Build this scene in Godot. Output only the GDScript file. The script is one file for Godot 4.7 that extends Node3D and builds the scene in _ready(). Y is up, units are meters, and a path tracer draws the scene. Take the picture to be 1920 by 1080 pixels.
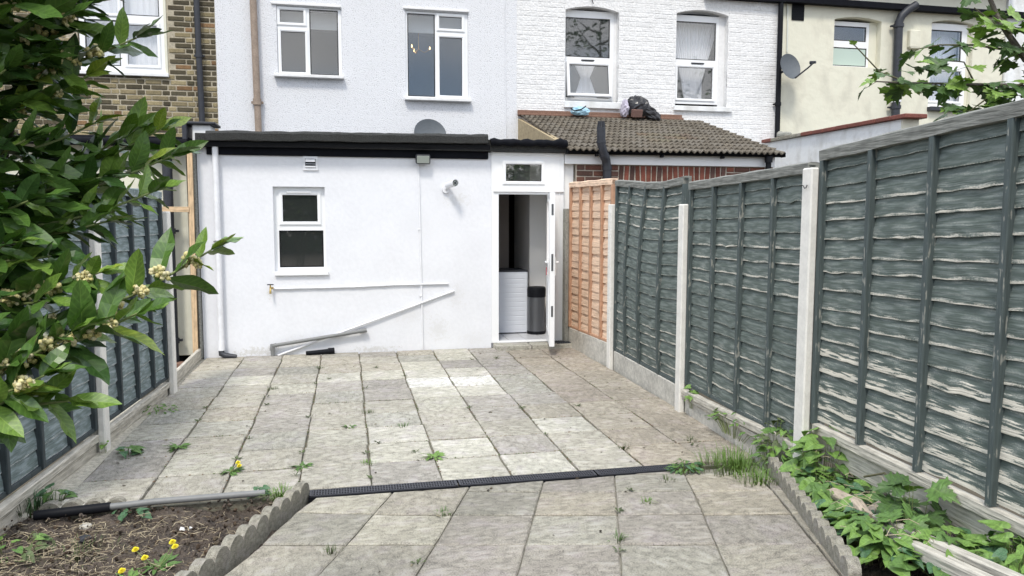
extends Node3D

# Rear garden of a terrace on an overcast day. Metres, y up; the house fronts lie across x, the garden runs towards +z.
const ZE := -9.43    # front of the kitchen extension
const ZU := -11.95   # rear walls of the terrace
var rng := RandomNumberGenerator.new()
var M := {}
var counts := {}


func sky_picture() -> ImageTexture:
	# an even bright overcast, thinner and bluer in places
	var w := 512
	var h := 256
	var f := FastNoiseLite.new()
	f.seed = 12
	f.frequency = 1.1
	f.fractal_octaves = 5
	var im := Image.create(w, h, false, Image.FORMAT_RGBF)
	for y in h:
		for x in w:
			var up := PI * (0.5 - (y + 0.5) / h)
			var a := TAU * (x + 0.5) / w
			var d := Vector3(cos(up) * sin(a), sin(up), cos(up) * cos(a))
			var q := Vector3(d.x, d.y * 2.2, d.z)
			var n := f.get_noise_3dv(q * 1.6)
			var c := clampf(0.72 + n * 1.5, 0.0, 1.0)
			var cloud := Color(1.0, 1.0, 1.02) * (0.92 + 0.30 * f.get_noise_3dv(q * 2.3 + Vector3(9, 4, 2)))
			var blue := Color(0.40, 0.56, 0.80)
			var s := blue.lerp(cloud, c) * (0.80 + 0.35 * maxf(d.y, 0.0))
			if d.y < 0.0:
				s = Color(0.30, 0.29, 0.27)
			im.set_pixel(x, y, s)
	return ImageTexture.create_from_image(im)


func _ready() -> void:
	rng.seed = 20240

	# camera
	var cam := Camera3D.new()
	cam.name = "camera"
	cam.fov = 41.385
	cam.near = 0.05
	cam.far = 400.0
	cam.transform = Transform3D(Basis(Vector3(0.9773, 0.0009, 0.2116), Vector3(0.0187, 0.9957, -0.0905), Vector3(-0.2108, 0.0924, 0.9731)).orthonormalized(), Vector3(0, 1.65, 0))
	add_child(cam)
	cam.current = true

	# sky, light, exposure
	var we := WorldEnvironment.new()
	we.name = "environment"
	var env := Environment.new()
	var sky := Sky.new()
	var pan := PanoramaSkyMaterial.new()
	pan.panorama = sky_picture()
	pan.energy_multiplier = 1.0
	sky.sky_material = pan
	env.background_mode = Environment.BG_SKY
	env.sky = sky
	env.tonemap_mode = Environment.TONE_MAPPER_LINEAR
	env.tonemap_exposure = 1.96
	env.sdfgi_enabled = true
	env.ssao_enabled = true
	env.ssil_enabled = true
	we.environment = env
	add_child(we)
	var sun := DirectionalLight3D.new()
	sun.name = "sun"
	sun.light_energy = 0.42
	sun.light_angular_distance = 11.0
	sun.light_color = Color(1.0, 0.97, 0.92)
	sun.shadow_enabled = true
	sun.basis = Basis.looking_at(-Vector3(-0.25, 0.85, 0.55).normalized(), Vector3.UP)
	add_child(sun)

	make_materials()

	# the setting and the large structures
	build_ground()
	build_paving()
	build_extension()
	build_pebbledash()
	build_brick_house()
	build_painted_house()
	build_cream_house()
	build_fences()

	# things
	build_drain()
	build_edging()
	build_fittings()
	build_roof_rubbish()
	build_left_bed()
	build_laurel()
	build_maple()
	build_plants()
	build_mirrored()


class MB:
	# collects triangles; corners are given counter-clockwise as seen from outside
	var v := PackedVector3Array()
	var n := PackedVector3Array()
	var t := PackedVector2Array()
	var c := PackedColorArray()
	var col := Color(1, 1, 1)
	var xf := Transform3D.IDENTITY
	var uvo := Vector2.ZERO
	var turn := false

	func uv_of(p: Vector3, m: Vector3) -> Vector2:
		var a := m.abs()
		var q := Vector2(p.x, p.y)
		if a.x >= a.y and a.x >= a.z:
			q = Vector2(p.z, p.y)
		elif a.y >= a.z:
			q = Vector2(p.x, p.z)
		return (Vector2(q.y, q.x) if turn else q) + uvo

	func put(p: Vector3, m: Vector3, u: Vector2) -> void:
		v.append(xf * p)
		n.append((xf.basis * m).normalized())
		t.append(u)
		c.append(col)

	func tri(a: Vector3, b: Vector3, d: Vector3) -> void:
		var m := (b - a).cross(d - a)
		if m.length_squared() < 1e-18:
			return
		m = m.normalized()
		put(a, m, uv_of(a, m))
		put(d, m, uv_of(d, m))
		put(b, m, uv_of(b, m))

	func quad(a: Vector3, b: Vector3, d: Vector3, e: Vector3) -> void:
		tri(a, b, d)
		tri(a, d, e)

	func quad_to(a: Vector3, b: Vector3, d: Vector3, e: Vector3, out: Vector3) -> void:
		if (b - a).cross(d - a).dot(out) >= 0.0:
			quad(a, b, d, e)
		else:
			quad(e, d, b, a)

	func tri_to(a: Vector3, b: Vector3, d: Vector3, out: Vector3) -> void:
		if (b - a).cross(d - a).dot(out) >= 0.0:
			tri(a, b, d)
		else:
			tri(a, d, b)

	func soft(p: Array, m: Array, u: Array) -> void:
		# a smooth quad: four points, normals and uvs, counter-clockwise
		for k in [0, 2, 1, 0, 3, 2]:
			put(p[k], m[k], u[k])

	func box(o: Vector3, s: Vector3, bev := 0.0) -> void:
		var h := s * 0.5
		var b := minf(bev, minf(h.x, minf(h.y, h.z)) * 0.9)
		for a in 3:
			var a1 := (a + 1) % 3
			var a2 := (a + 2) % 3
			for sg in [-1.0, 1.0]:
				var q := []
				for k in [[-1, -1], [1, -1], [1, 1], [-1, 1]]:
					var p := Vector3.ZERO
					p[a] = sg * h[a]
					p[a1] = k[0] * (h[a1] - b)
					p[a2] = k[1] * (h[a2] - b)
					q.append(o + p)
				if sg > 0:
					quad(q[0], q[1], q[2], q[3])
				else:
					quad(q[3], q[2], q[1], q[0])
				if b <= 0.0:
					continue
				for s2 in [-1.0, 1.0]:
					var w := []
					for e in [[0, -1.0], [0, 1.0], [1, 1.0], [1, -1.0]]:
						var p := Vector3.ZERO
						p[a] = sg * (h[a] - (b if e[0] else 0.0))
						p[a1] = s2 * (h[a1] - (0.0 if e[0] else b))
						p[a2] = e[1] * (h[a2] - b)
						w.append(o + p)
					var out := Vector3.ZERO
					out[a] = sg
					out[a1] = s2
					quad_to(w[0], w[1], w[2], w[3], out)
		if b > 0.0:
			for sx in [-1.0, 1.0]:
				for sy in [-1.0, 1.0]:
					for sz in [-1.0, 1.0]:
						var s3 := Vector3(sx, sy, sz)
						tri_to(o + s3 * Vector3(h.x, h.y - b, h.z - b), o + s3 * Vector3(h.x - b, h.y, h.z - b), o + s3 * Vector3(h.x - b, h.y - b, h.z), s3)

	func span(lo: Vector3, hi: Vector3, bev := 0.0) -> void:
		box((lo + hi) * 0.5, hi - lo, bev)

	func bar(a: Vector3, b: Vector3, w: float, d: float, bev := 0.0, up := Vector3(0, 1, 0)) -> void:
		# a square bar from a to b: w across, d along the direction up
		var keep := xf
		var x := (b - a).normalized()
		var y := (up - x * up.dot(x)).normalized()
		xf = keep * Transform3D(Basis(x, y, x.cross(y)), (a + b) * 0.5)
		box(Vector3.ZERO, Vector3(a.distance_to(b), d, w), bev)
		xf = keep

	func tube(p: Array, r: Array, sides := 10, caps := true) -> void:
		var rings := []
		var norms := []
		var along := 0.0
		var lens := []
		var ref := Vector3.ZERO
		for i in p.size():
			var d: Vector3 = (p[mini(i + 1, p.size() - 1)] - p[maxi(i - 1, 0)]).normalized()
			if i == 0:
				ref = d.cross(Vector3(0.31, 0.2, 0.93)).normalized()
			else:
				along += p[i].distance_to(p[i - 1])
			ref = (ref - d * ref.dot(d)).normalized()
			var e := d.cross(ref)
			var ring := []
			var nn := []
			for k in sides + 1:
				var a := TAU * k / sides
				var q := ref * cos(a) + e * sin(a)
				nn.append(q)
				ring.append(p[i] + q * r[mini(i, r.size() - 1)])
			rings.append(ring)
			norms.append(nn)
			lens.append(along)
		var rr: float = r[0]
		for i in p.size() - 1:
			for k in sides:
				var u0 := TAU * rr * k / sides
				var u1 := TAU * rr * (k + 1) / sides
				soft([rings[i][k], rings[i][k + 1], rings[i + 1][k + 1], rings[i + 1][k]], [norms[i][k], norms[i][k + 1], norms[i + 1][k + 1], norms[i + 1][k]],
					[Vector2(lens[i], u0) + uvo, Vector2(lens[i], u1) + uvo, Vector2(lens[i + 1], u1) + uvo, Vector2(lens[i + 1], u0) + uvo])
		if caps:
			for k in sides:
				tri(p[0], rings[0][k + 1], rings[0][k])
				tri(p[-1], rings[-1][k], rings[-1][k + 1])

	func lathe(prof: Array, sides := 16, smooth := false) -> void:
		# profile of (radius, y) going up
		for i in prof.size() - 1:
			var a: Vector2 = prof[i]
			var b: Vector2 = prof[i + 1]
			var na := Vector2(b.y - a.y, a.x - b.x).normalized()
			var nb := na
			if smooth:
				if i > 0:
					na = (na + Vector2(a.y - prof[i - 1].y, prof[i - 1].x - a.x).normalized()).normalized()
				if i < prof.size() - 2:
					nb = (nb + Vector2(prof[i + 2].y - b.y, b.x - prof[i + 2].x).normalized()).normalized()
			for k in sides:
				var s0 := Vector2(sin(TAU * k / sides), cos(TAU * k / sides))
				var s1 := Vector2(sin(TAU * (k + 1) / sides), cos(TAU * (k + 1) / sides))
				var pts := [Vector3(s0.x * a.x, a.y, s0.y * a.x), Vector3(s1.x * a.x, a.y, s1.y * a.x), Vector3(s1.x * b.x, b.y, s1.y * b.x), Vector3(s0.x * b.x, b.y, s0.y * b.x)]
				var nn := [Vector3(s0.x * na.x, na.y, s0.y * na.x), Vector3(s1.x * na.x, na.y, s1.y * na.x), Vector3(s1.x * nb.x, nb.y, s1.y * nb.x), Vector3(s0.x * nb.x, nb.y, s0.y * nb.x)]
				var uu := [Vector2(0.3 * k / sides, a.y), Vector2(0.3 * (k + 1) / sides, a.y), Vector2(0.3 * (k + 1) / sides, b.y), Vector2(0.3 * k / sides, b.y)]
				soft(pts, nn, uu)

	func extrude(poly: PackedVector2Array, z0: float, z1: float, bev := 0.0) -> void:
		# polygon counter-clockwise in x, y; front face at z1
		var inner := poly
		if bev > 0.0:
			var off := Geometry2D.offset_polygon(poly, -bev)
			if off.size() == 1 and off[0].size() == poly.size():
				inner = off[0]
				if Geometry2D.is_polygon_clockwise(inner):
					inner.reverse()
				var best := 0
				for k in inner.size():
					if inner[k].distance_squared_to(poly[0]) < inner[best].distance_squared_to(poly[0]):
						best = k
				inner = inner.slice(best) + inner.slice(0, best)
			else:
				bev = 0.0
		var idx := Geometry2D.triangulate_polygon(inner)
		for i in idx.size() / 3:
			var a := inner[idx[i * 3]]
			var b := inner[idx[i * 3 + 1]]
			var d := inner[idx[i * 3 + 2]]
			tri_to(Vector3(a.x, a.y, z1), Vector3(b.x, b.y, z1), Vector3(d.x, d.y, z1), Vector3(0, 0, 1))
			tri_to(Vector3(a.x, a.y, z0), Vector3(b.x, b.y, z0), Vector3(d.x, d.y, z0), Vector3(0, 0, -1))
		for i in poly.size():
			var j := (i + 1) % poly.size()
			var a := poly[i]
			var b := poly[j]
			if bev > 0.0:
				quad(Vector3(a.x, a.y, z0 + bev), Vector3(b.x, b.y, z0 + bev), Vector3(b.x, b.y, z1 - bev), Vector3(a.x, a.y, z1 - bev))
				quad(Vector3(a.x, a.y, z1 - bev), Vector3(b.x, b.y, z1 - bev), Vector3(inner[j].x, inner[j].y, z1), Vector3(inner[i].x, inner[i].y, z1))
				quad(Vector3(inner[i].x, inner[i].y, z0), Vector3(inner[j].x, inner[j].y, z0), Vector3(b.x, b.y, z0 + bev), Vector3(a.x, a.y, z0 + bev))
			else:
				quad(Vector3(a.x, a.y, z0), Vector3(b.x, b.y, z0), Vector3(b.x, b.y, z1), Vector3(a.x, a.y, z1))

	func pierced(x0: float, y0: float, x1: float, y1: float, zf: float, thick: float, holes: Array) -> void:
		# an upright slab across x with rectangular holes [x0, y0, x1, y1]; front at zf
		var xs := [x0, x1]
		var ys := [y0, y1]
		for h in holes:
			xs.append_array([clampf(h[0], x0, x1), clampf(h[2], x0, x1)])
			ys.append_array([clampf(h[1], y0, y1), clampf(h[3], y0, y1)])
		xs.sort()
		ys.sort()
		var zb := zf - thick
		for i in xs.size() - 1:
			for j in ys.size() - 1:
				if xs[i + 1] - xs[i] < 1e-5 or ys[j + 1] - ys[j] < 1e-5:
					continue
				var mid := Vector2((xs[i] + xs[i + 1]) * 0.5, (ys[j] + ys[j + 1]) * 0.5)
				var open := false
				for h in holes:
					open = open or (mid.x > h[0] and mid.x < h[2] and mid.y > h[1] and mid.y < h[3])
				if open:
					continue
				quad(Vector3(xs[i], ys[j], zf), Vector3(xs[i + 1], ys[j], zf), Vector3(xs[i + 1], ys[j + 1], zf), Vector3(xs[i], ys[j + 1], zf))
				quad(Vector3(xs[i + 1], ys[j], zb), Vector3(xs[i], ys[j], zb), Vector3(xs[i], ys[j + 1], zb), Vector3(xs[i + 1], ys[j + 1], zb))
		var rims := [[x0, y0, x1, y1, 1.0]]
		for h in holes:
			rims.append([h[0], h[1], h[2], h[3], -1.0])
		for r in rims:
			var sg: float = r[4]
			var a := Vector3(r[0], r[1], zf)
			var b := Vector3(r[2], r[1], zf)
			var d := Vector3(r[2], r[3], zf)
			var e := Vector3(r[0], r[3], zf)
			var back := Vector3(0, 0, -thick)
			quad_to(a, b, b + back, a + back, Vector3(0, -sg, 0))
			quad_to(b, d, d + back, b + back, Vector3(sg, 0, 0))
			quad_to(d, e, e + back, d + back, Vector3(0, sg, 0))
			quad_to(e, a, a + back, e + back, Vector3(-sg, 0, 0))

	func mesh() -> ArrayMesh:
		var a := []
		a.resize(Mesh.ARRAY_MAX)
		a[Mesh.ARRAY_VERTEX] = v
		a[Mesh.ARRAY_NORMAL] = n
		a[Mesh.ARRAY_TEX_UV] = t
		a[Mesh.ARRAY_COLOR] = c
		var m := ArrayMesh.new()
		m.add_surface_from_arrays(Mesh.PRIMITIVE_TRIANGLES, a)
		return m


func mb(tint := Color(1, 1, 1)) -> MB:
	var b := MB.new()
	b.col = tint
	b.uvo = Vector2(rng.randf(), rng.randf()) * 7.0
	return b


func numbered(parent: Node, called: String) -> String:
	var key := str(parent.get_instance_id()) + called
	var k: int = counts.get(key, 0)
	counts[key] = k + 1
	return called if k == 0 else "%s_%03d" % [called, k]


func obj(called: String, what, m: Material, parent: Node = self, at := Transform3D.IDENTITY) -> MeshInstance3D:
	var o := MeshInstance3D.new()
	o.name = numbered(parent, called)
	o.mesh = what.mesh() if what is MB else what
	o.material_override = m
	o.transform = at
	parent.add_child(o, true)
	return o


func tag(o: Node, label: String, category: String, group := "") -> Node:
	o.set_meta("label", label)
	o.set_meta("category", category)
	if group:
		o.set_meta("group", group)
	return o


func thing(called: String, label: String, category: String, at := Transform3D.IDENTITY, group := "") -> Node3D:
	var o := Node3D.new()
	o.name = numbered(self, called)
	add_child(o, true)
	o.transform = at
	tag(o, label, category, group)
	return o


func spot(x: float, y: float, z: float, turn := 0.0) -> Transform3D:
	return Transform3D(Basis(Vector3(0, 1, 0), turn), Vector3(x, y, z))


func structure(o: Node) -> Node:
	o.set_meta("kind", "structure")
	return o


func setting(called: String, label: String) -> Node3D:
	var o := Node3D.new()
	o.name = numbered(self, called)
	add_child(o, true)
	o.set_meta("label", label)
	structure(o)
	return o


func stuff(o: Node) -> Node:
	o.set_meta("kind", "stuff")
	return o


func near_height(x: float, z: float) -> float:
	# beyond the drain the garden rises gently towards the viewer
	return 0.088 * (z + 4.52) + 0.026 * (x - 1.0) * clampf((z + 4.52) / 0.7, 0.0, 1.0) if z > -4.52 else 0.0


# ---------------------------------------------------------------- materials

func noise(w: int, h: int, sd: int, freq: float, oct := 4, kind := FastNoiseLite.TYPE_SIMPLEX_SMOOTH, sx := 1, sy := 1) -> PackedByteArray:
	var f := FastNoiseLite.new()
	f.seed = sd
	f.noise_type = kind
	f.frequency = freq
	f.fractal_octaves = oct
	if kind == FastNoiseLite.TYPE_CELLULAR:
		f.cellular_return_type = FastNoiseLite.RETURN_DISTANCE
	var im := f.get_seamless_image(w / sx, h / sy, false, false, 0.15, true)
	im.convert(Image.FORMAT_L8)
	if sx > 1 or sy > 1:
		im.resize(w, h, Image.INTERPOLATE_CUBIC)
	return im.get_data()


func grey(w: int, h: int, d: PackedByteArray) -> ImageTexture:
	return ImageTexture.create_from_image(Image.create_from_data(w, h, false, Image.FORMAT_L8, d))


func paint(w: int, h: int, f) -> ImageTexture:
	# f gives the linear colour of pixel i
	var d := PackedByteArray()
	d.resize(w * h * 3)
	for i in w * h:
		var q: Color = f.call(i)
		q = q.linear_to_srgb()
		d[i * 3] = clampi(int(q.r * 255.0), 0, 255)
		d[i * 3 + 1] = clampi(int(q.g * 255.0), 0, 255)
		d[i * 3 + 2] = clampi(int(q.b * 255.0), 0, 255)
	return ImageTexture.create_from_image(Image.create_from_data(w, h, false, Image.FORMAT_RGB8, d))


func mat(key: String, c: Color, rough: float, tex: Texture2D = null, rep := Vector2.ONE, height: Texture2D = null, relief := 0.0) -> StandardMaterial3D:
	var m := StandardMaterial3D.new()
	m.resource_name = key
	m.albedo_color = c.linear_to_srgb()
	m.roughness = rough
	m.vertex_color_use_as_albedo = true
	m.uv1_scale = Vector3(rep.x, rep.y, 1)
	if tex:
		m.albedo_texture = tex
	if height:
		m.heightmap_enabled = true
		m.heightmap_texture = height
		m.heightmap_scale = relief
	M[key] = m
	return m


func make_materials() -> void:
	var white := Color(1, 1, 1)
	var S := 512
	# riven paving
	var a := noise(S, S, 3, 0.016, 5, FastNoiseLite.TYPE_SIMPLEX_SMOOTH, 2, 1)
	var sp := noise(S, S, 8, 0.35, 1)
	var b := noise(S, S, 5, 0.008, 3)
	var g := noise(S, S, 7, 0.18, 3)
	var k := noise(S, S, 9, 0.03, 5)
	var hgt := PackedByteArray()
	hgt.resize(S * S)
	for i in S * S:
		var r := absf(a[i] / 255.0 - 0.5) * 2.0
		hgt[i] = clampi(int(255.0 * (0.55 * r + 0.25 * k[i] / 255.0 + 0.2 * g[i] / 255.0)), 0, 255)
	var ht := grey(S, S, hgt)
	var slab := paint(S, S, func(i):
		var grit: float = 0.5 * clampf((sp[i] / 255.0 - 0.72) * 5.0, 0.0, 1.0) - 0.5 * clampf((0.26 - sp[i] / 255.0) * 5.0, 0.0, 1.0)
		var vv: float = 0.70 + 0.28 * (k[i] / 255.0 - 0.5) + 0.20 * (b[i] / 255.0) + 0.70 * (g[i] / 255.0 - 0.5) + 0.75 * (hgt[i] / 255.0 - 0.4) + 0.7 * grit
		var w: float = clampf((b[i] / 255.0 - 0.55) * 4.0, 0.0, 1.0)
		var moss: float = clampf((k[i] / 255.0 * 0.6 + g[i] / 255.0 * 0.4 - 0.60) * 4.0, 0.0, 1.0)
		return Color(vv * (1.02 - 0.03 * w), vv * (1.0 - 0.05 * w), vv * (0.93 + 0.01 * w)).lerp(Color(0.62 * vv, 0.64 * vv, 0.52 * vv), moss * 0.6))
	mat("slab", white, 0.85, slab, Vector2(1.05, 1.05), ht, 1.2)
	mat("concrete", white, 0.9, slab, Vector2(2.2, 2.2), grey(S, S, g), 0.25)
	# painted render of the extension: one sheet for the whole wall, with the stains the wall carries
	var wn := noise(1024, 700, 21, 0.006, 5)
	var wg := noise(1024, 700, 22, 0.05, 4)
	var wf := noise(1024, 700, 23, 0.25, 2)
	var stains := [[-1.05, 0.05, 0.30, 0.07, 0.5], [-0.62, 0.16, 0.22, 0.10, 0.16], [0.32, 0.03, 0.35, 0.05, 0.42], [0.75, 0.45, 0.30, 0.16, 0.13], [1.0, 1.55, 0.35, 0.25, 0.07], [1.33, 0.66, 0.14, 0.20, 0.16], [1.1, 0.25, 0.16, 0.2, 0.2], [1.34, 1.86, 0.22, 0.10, 0.24], [-0.9, 0.74, 0.04, 0.10, 0.3], [1.55, 0.12, 0.25, 0.1, 0.12]]
	var wall := paint(1024, 700, func(i):
		var x: float = -1.7 + 3.5 * (i % 1024) / 1024.0
		var y: float = -0.02 + 2.45 * (i / 1024) / 700.0
		var vv: float = 0.76 + 0.05 * (wn[i] / 255.0 - 0.5) + 0.05 * (wg[i] / 255.0 - 0.5)
		var q := Color(vv * 0.985, vv, vv * 1.045)
		for s in stains:
			var d: float = Vector2((x - s[0]) / s[2], (y - s[1]) / s[3]).length()
			if d < 1.4:
				var on: float = clampf((wg[i] / 255.0 * 0.7 + wf[i] / 255.0 * 0.5 - 0.25 - d * 0.45) * 5.0, 0.0, 1.0)
				q = q.lerp(Color(0.42, 0.40, 0.34), on * s[4])
		return q)
	mat("ext_wall", white, 0.75, wall, Vector2.ONE, grey(1024, 700, wg), 0.12)
	# pebbledash
	var pc := noise(S, S, 31, 0.055, 1, FastNoiseLite.TYPE_CELLULAR)
	var pn := noise(S, S, 32, 0.03, 4)
	var peb := paint(S, S, func(i):
		var pit: float = clampf((pc[i] / 255.0 - 0.52) * 3.0, 0.0, 1.0) * clampf((pn[i] / 255.0 - 0.35) * 2.5, 0.0, 1.0)
		var vv: float = 0.735 + 0.14 * (pn[i] / 255.0 - 0.5) - 0.48 * pit
		return Color(vv * 0.985, vv, vv * 1.04))
	var pinv := PackedByteArray()
	pinv.resize(S * S)
	for i in S * S:
		pinv[i] = 255 - pc[i]
	mat("pebbledash", white, 0.9, peb, Vector2(2.3, 2.3), grey(S, S, pinv), 0.5)
	# rough masonry: bricks, painted brick, cream render, tiles
	var rough := paint(S, S, func(i):
		var vv: float = 0.75 + 0.35 * (k[i] / 255.0 - 0.5) + 0.30 * (g[i] / 255.0 - 0.5) + 0.25 * (b[i] / 255.0 - 0.3)
		return Color(vv, vv, vv))
	var soft := paint(S, S, func(i):
		var vv: float = 0.95 + 0.10 * (k[i] / 255.0 - 0.5) + 0.12 * (b[i] / 255.0 - 0.5)
		return Color(vv, vv, vv))
	var fine := grey(S, S, g)
	var lumps := grey(S, S, k)
	mat("brick", white, 0.95, rough, Vector2(3, 3), fine, 0.5)
	mat("mortar", Color(0.56, 0.50, 0.38), 0.95, rough, Vector2(2, 2), fine, 0.5)
	mat("red_mortar", Color(0.62, 0.56, 0.47), 0.95, rough, Vector2(2, 2), fine, 0.5)
	mat("white_brick", Color(0.80, 0.80, 0.80), 0.7, soft, Vector2(1.3, 1.3), lumps, 0.7)
	var damp := noise(S, S, 41, 0.012, 5, FastNoiseLite.TYPE_SIMPLEX_SMOOTH, 1, 2)
	var cream := paint(S, S, func(i):
		var st: float = clampf((damp[i] / 255.0 - 0.55) * 2.2, 0.0, 1.0) * (0.6 + 0.4 * g[i] / 255.0)
		return Color(0.70, 0.68, 0.565).lerp(Color(0.44, 0.43, 0.36), st * 0.6))
	mat("cream", white, 0.85, cream, Vector2(0.32, 0.32), lumps, 0.5)
	mat("pale_cream", Color(0.95, 1.0, 1.12), 0.8, cream, Vector2(0.4, 0.4), lumps, 0.3)
	var dirty := paint(S, S, func(i):
		var st: float = clampf((damp[i] / 255.0 - 0.45) * 2.0, 0.0, 1.0)
		return Color(0.76, 0.77, 0.78).lerp(Color(0.50, 0.50, 0.47), st * 0.6))
	mat("white_render", white, 0.85, dirty, Vector2(0.5, 0.5), lumps, 0.5)
	var lich := noise(S, S, 43, 0.06, 3)
	var tile := paint(S, S, func(i):
		var vv: float = 0.8 + 0.6 * (k[i] / 255.0 - 0.5) + 0.3 * (g[i] / 255.0 - 0.5)
		var q := Color(vv, vv * 0.97, vv * 0.92) * 0.5
		return q.lerp(Color(1.0, 1.0, 0.9), clampf((lich[i] / 255.0 - 0.66) * 6.0, 0.0, 0.6)))
	mat("tile", Color(0.37, 0.335, 0.29), 0.9, tile, Vector2(2.2, 2.2), fine, 0.5)
	mat("terracotta", Color(0.27, 0.155, 0.11), 0.85, rough, Vector2(3, 3), fine, 0.3)
	mat("coping", Color(0.24, 0.075, 0.055), 0.75, rough, Vector2(3, 3), fine, 0.3)
	var felt := paint(S, S, func(i):
		var vv: float = 0.03 + 0.10 * pow(g[i] / 255.0, 3.0) + 0.05 * (k[i] / 255.0 - 0.5)
		return Color(vv, vv * 1.03, vv))
	mat("felt", white, 0.9, felt, Vector2(3, 3), fine, 0.8)
	# timber
	var wa := noise(S, 256, 51, 0.05, 4, FastNoiseLite.TYPE_SIMPLEX_SMOOTH, 8, 1)
	var wb := noise(S, 256, 52, 0.02, 4)
	var wc := noise(S, 256, 53, 0.30, 2)
	var wd := noise(S, 256, 54, 0.035, 5, FastNoiseLite.TYPE_SIMPLEX_SMOOTH, 2, 1)
	var wood := paint(S, 256, func(i):
		var vv: float = 0.85 + 0.55 * (wa[i] / 255.0 - 0.5) + 0.3 * (wb[i] / 255.0 - 0.5) + 0.15 * (wc[i] / 255.0 - 0.5)
		return Color(vv, vv, vv))
	var grain := grey(S, 256, wa)
	mat("pale_wood", Color(0.56, 0.53, 0.46), 0.9, wood, Vector2(1, 3), grain, 0.5)
	mat("grey_wood", Color(0.24, 0.245, 0.225), 0.9, wood, Vector2(1, 3), grain, 0.6)
	mat("old_board", Color(0.44, 0.355, 0.22), 0.95, wood, Vector2(2, 3), grain, 0.8)
	mat("new_wood", Color(0.68, 0.49, 0.30), 0.8, wood, Vector2(1, 3), grain, 0.15)
	mat("orange_wood", Color(0.92, 0.68, 0.50), 0.85, wood, Vector2(1, 3), grain, 0.5)
	mat("orange_batten", Color(0.50, 0.29, 0.185), 0.85, wood, Vector2(1, 3), grain, 0.3)
	# painted fence boards: u along the board, v up from its lower edge; the paint has flaked away along the edge
	var worn := [[0.025, 0.06, "fence_sound"], [0.09, 0.16, "fence_worn"], [0.28, 0.30, "fence_flaked"]]
	for w in worn:
		var deep: float = w[0]
		var flecks: float = w[1]
		var bd := paint(S, 256, func(i):
			var y: float = float(i / S) / 256.0
			var vv: float = 0.9 + 0.35 * (wb[i] / 255.0 - 0.5) + 0.13 * (wa[i] / 255.0 - 0.5) + 0.22 * (wc[i] / 255.0 - 0.5)
			var q := Color(0.102 * vv, 0.131 * vv, 0.117 * vv)
			var edge: float = deep * (-0.35 + 2.1 * wd[i] / 255.0) + 0.9 * deep * (wb[i] / 255.0 - 0.5) + 0.012 + 0.17 * (wc[i] / 255.0 - 0.5)
			var bare: float = clampf((edge - y) * 22.0, 0.0, 1.0)
			var fl: float = clampf((wb[i] / 255.0 * 0.55 + wa[i] / 255.0 * 0.12 + wc[i] / 255.0 * 0.62 - 0.87 + flecks * 0.22) * 9.0, 0.0, 1.0) * flecks * 1.6
			var chalk: float = clampf((wd[i] / 255.0 * 0.4 + wb[i] / 255.0 * 0.6 - 0.42) * 1.2, 0.0, 0.28)
			q = q.lerp(Color(0.26, 0.29, 0.29), chalk)
			return q.lerp(Color(0.70 * vv, 0.66 * vv, 0.57 * vv), clampf(maxf(bare, fl), 0.0, 0.95)))
		mat(w[2], white, 0.72, bd, Vector2.ONE, grain, 0.22)
	mat("blue_fence", Color(1.55, 1.6, 1.8), 0.72, M.fence_sound.albedo_texture, Vector2.ONE, grain, 0.3)
	var batt := paint(S, 256, func(i):
		var vv: float = 0.9 + 0.5 * (wa[i] / 255.0 - 0.5)
		var fl: float = clampf((wa[i] / 255.0 * 0.6 + wb[i] / 255.0 * 0.5 - 0.72) * 8.0, 0.0, 0.6)
		return Color(0.070 * vv, 0.092 * vv, 0.092 * vv).lerp(Color(0.36, 0.35, 0.31), fl))
	mat("batten", white, 0.75, batt, Vector2(1, 3), grain, 0.4)
	mat("dark_batten", Color(0.045, 0.06, 0.066), 0.75, wood, Vector2(1, 3), grain, 0.2)
	mat("post_paint", Color(0.80, 0.78, 0.73), 0.85, soft, Vector2(2, 2), fine, 0.3)
	mat("post_grey", Color(0.40, 0.40, 0.36), 0.95, rough, Vector2(2, 2), fine, 0.5)
	mat("plinth", Color(0.66, 0.64, 0.58), 0.95, rough, Vector2(1.2, 1.2), fine, 0.4)
	# soil, stone
	mat("soil", Color(0.135, 0.107, 0.086), 1.0, rough, Vector2(2, 2), lumps, 3.0)
	mat("far_soil", Color(0.10, 0.085, 0.06), 1.0, rough, Vector2(0.5, 0.5))
	mat("straw", Color(0.47, 0.40, 0.28), 0.9)
	mat("edging", Color(0.40, 0.385, 0.34), 0.95, slab, Vector2(2.2, 2.2), fine, 0.7)
	mat("log", Color(0.50, 0.42, 0.33), 0.95, wood, Vector2(1.5, 2), grain, 1.2)
	# plastics, metals, glass
	mat("upvc", Color(0.84, 0.85, 0.86), 0.35)
	mat("white_paint", Color(0.80, 0.80, 0.80), 0.5, soft, Vector2(1, 1))
	mat("white_pipe", Color(0.80, 0.81, 0.84), 0.45, soft, Vector2(1, 1))
	mat("grey_pipe", Color(0.20, 0.205, 0.205), 0.5, soft, Vector2(2, 2))
	mat("brown_pipe", Color(0.36, 0.28, 0.22), 0.6, rough, Vector2(2, 2))
	mat("black", Color(0.010, 0.011, 0.014), 0.55)
	mat("black_paint", Color(0.009, 0.010, 0.014), 0.7, rough, Vector2(1, 1))
	M.black.metallic_specular = 0.25
	M.black_paint.metallic_specular = 0.2
	mat("iron", Color(0.03, 0.034, 0.045), 0.5, rough, Vector2(2, 2))
	mat("gasket", Color(0.02, 0.02, 0.022), 0.7)
	mat("dish", Color(0.10, 0.115, 0.13), 0.6, soft, Vector2(3, 3))
	mat("grate", Color(0.045, 0.047, 0.058), 0.5)
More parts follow.
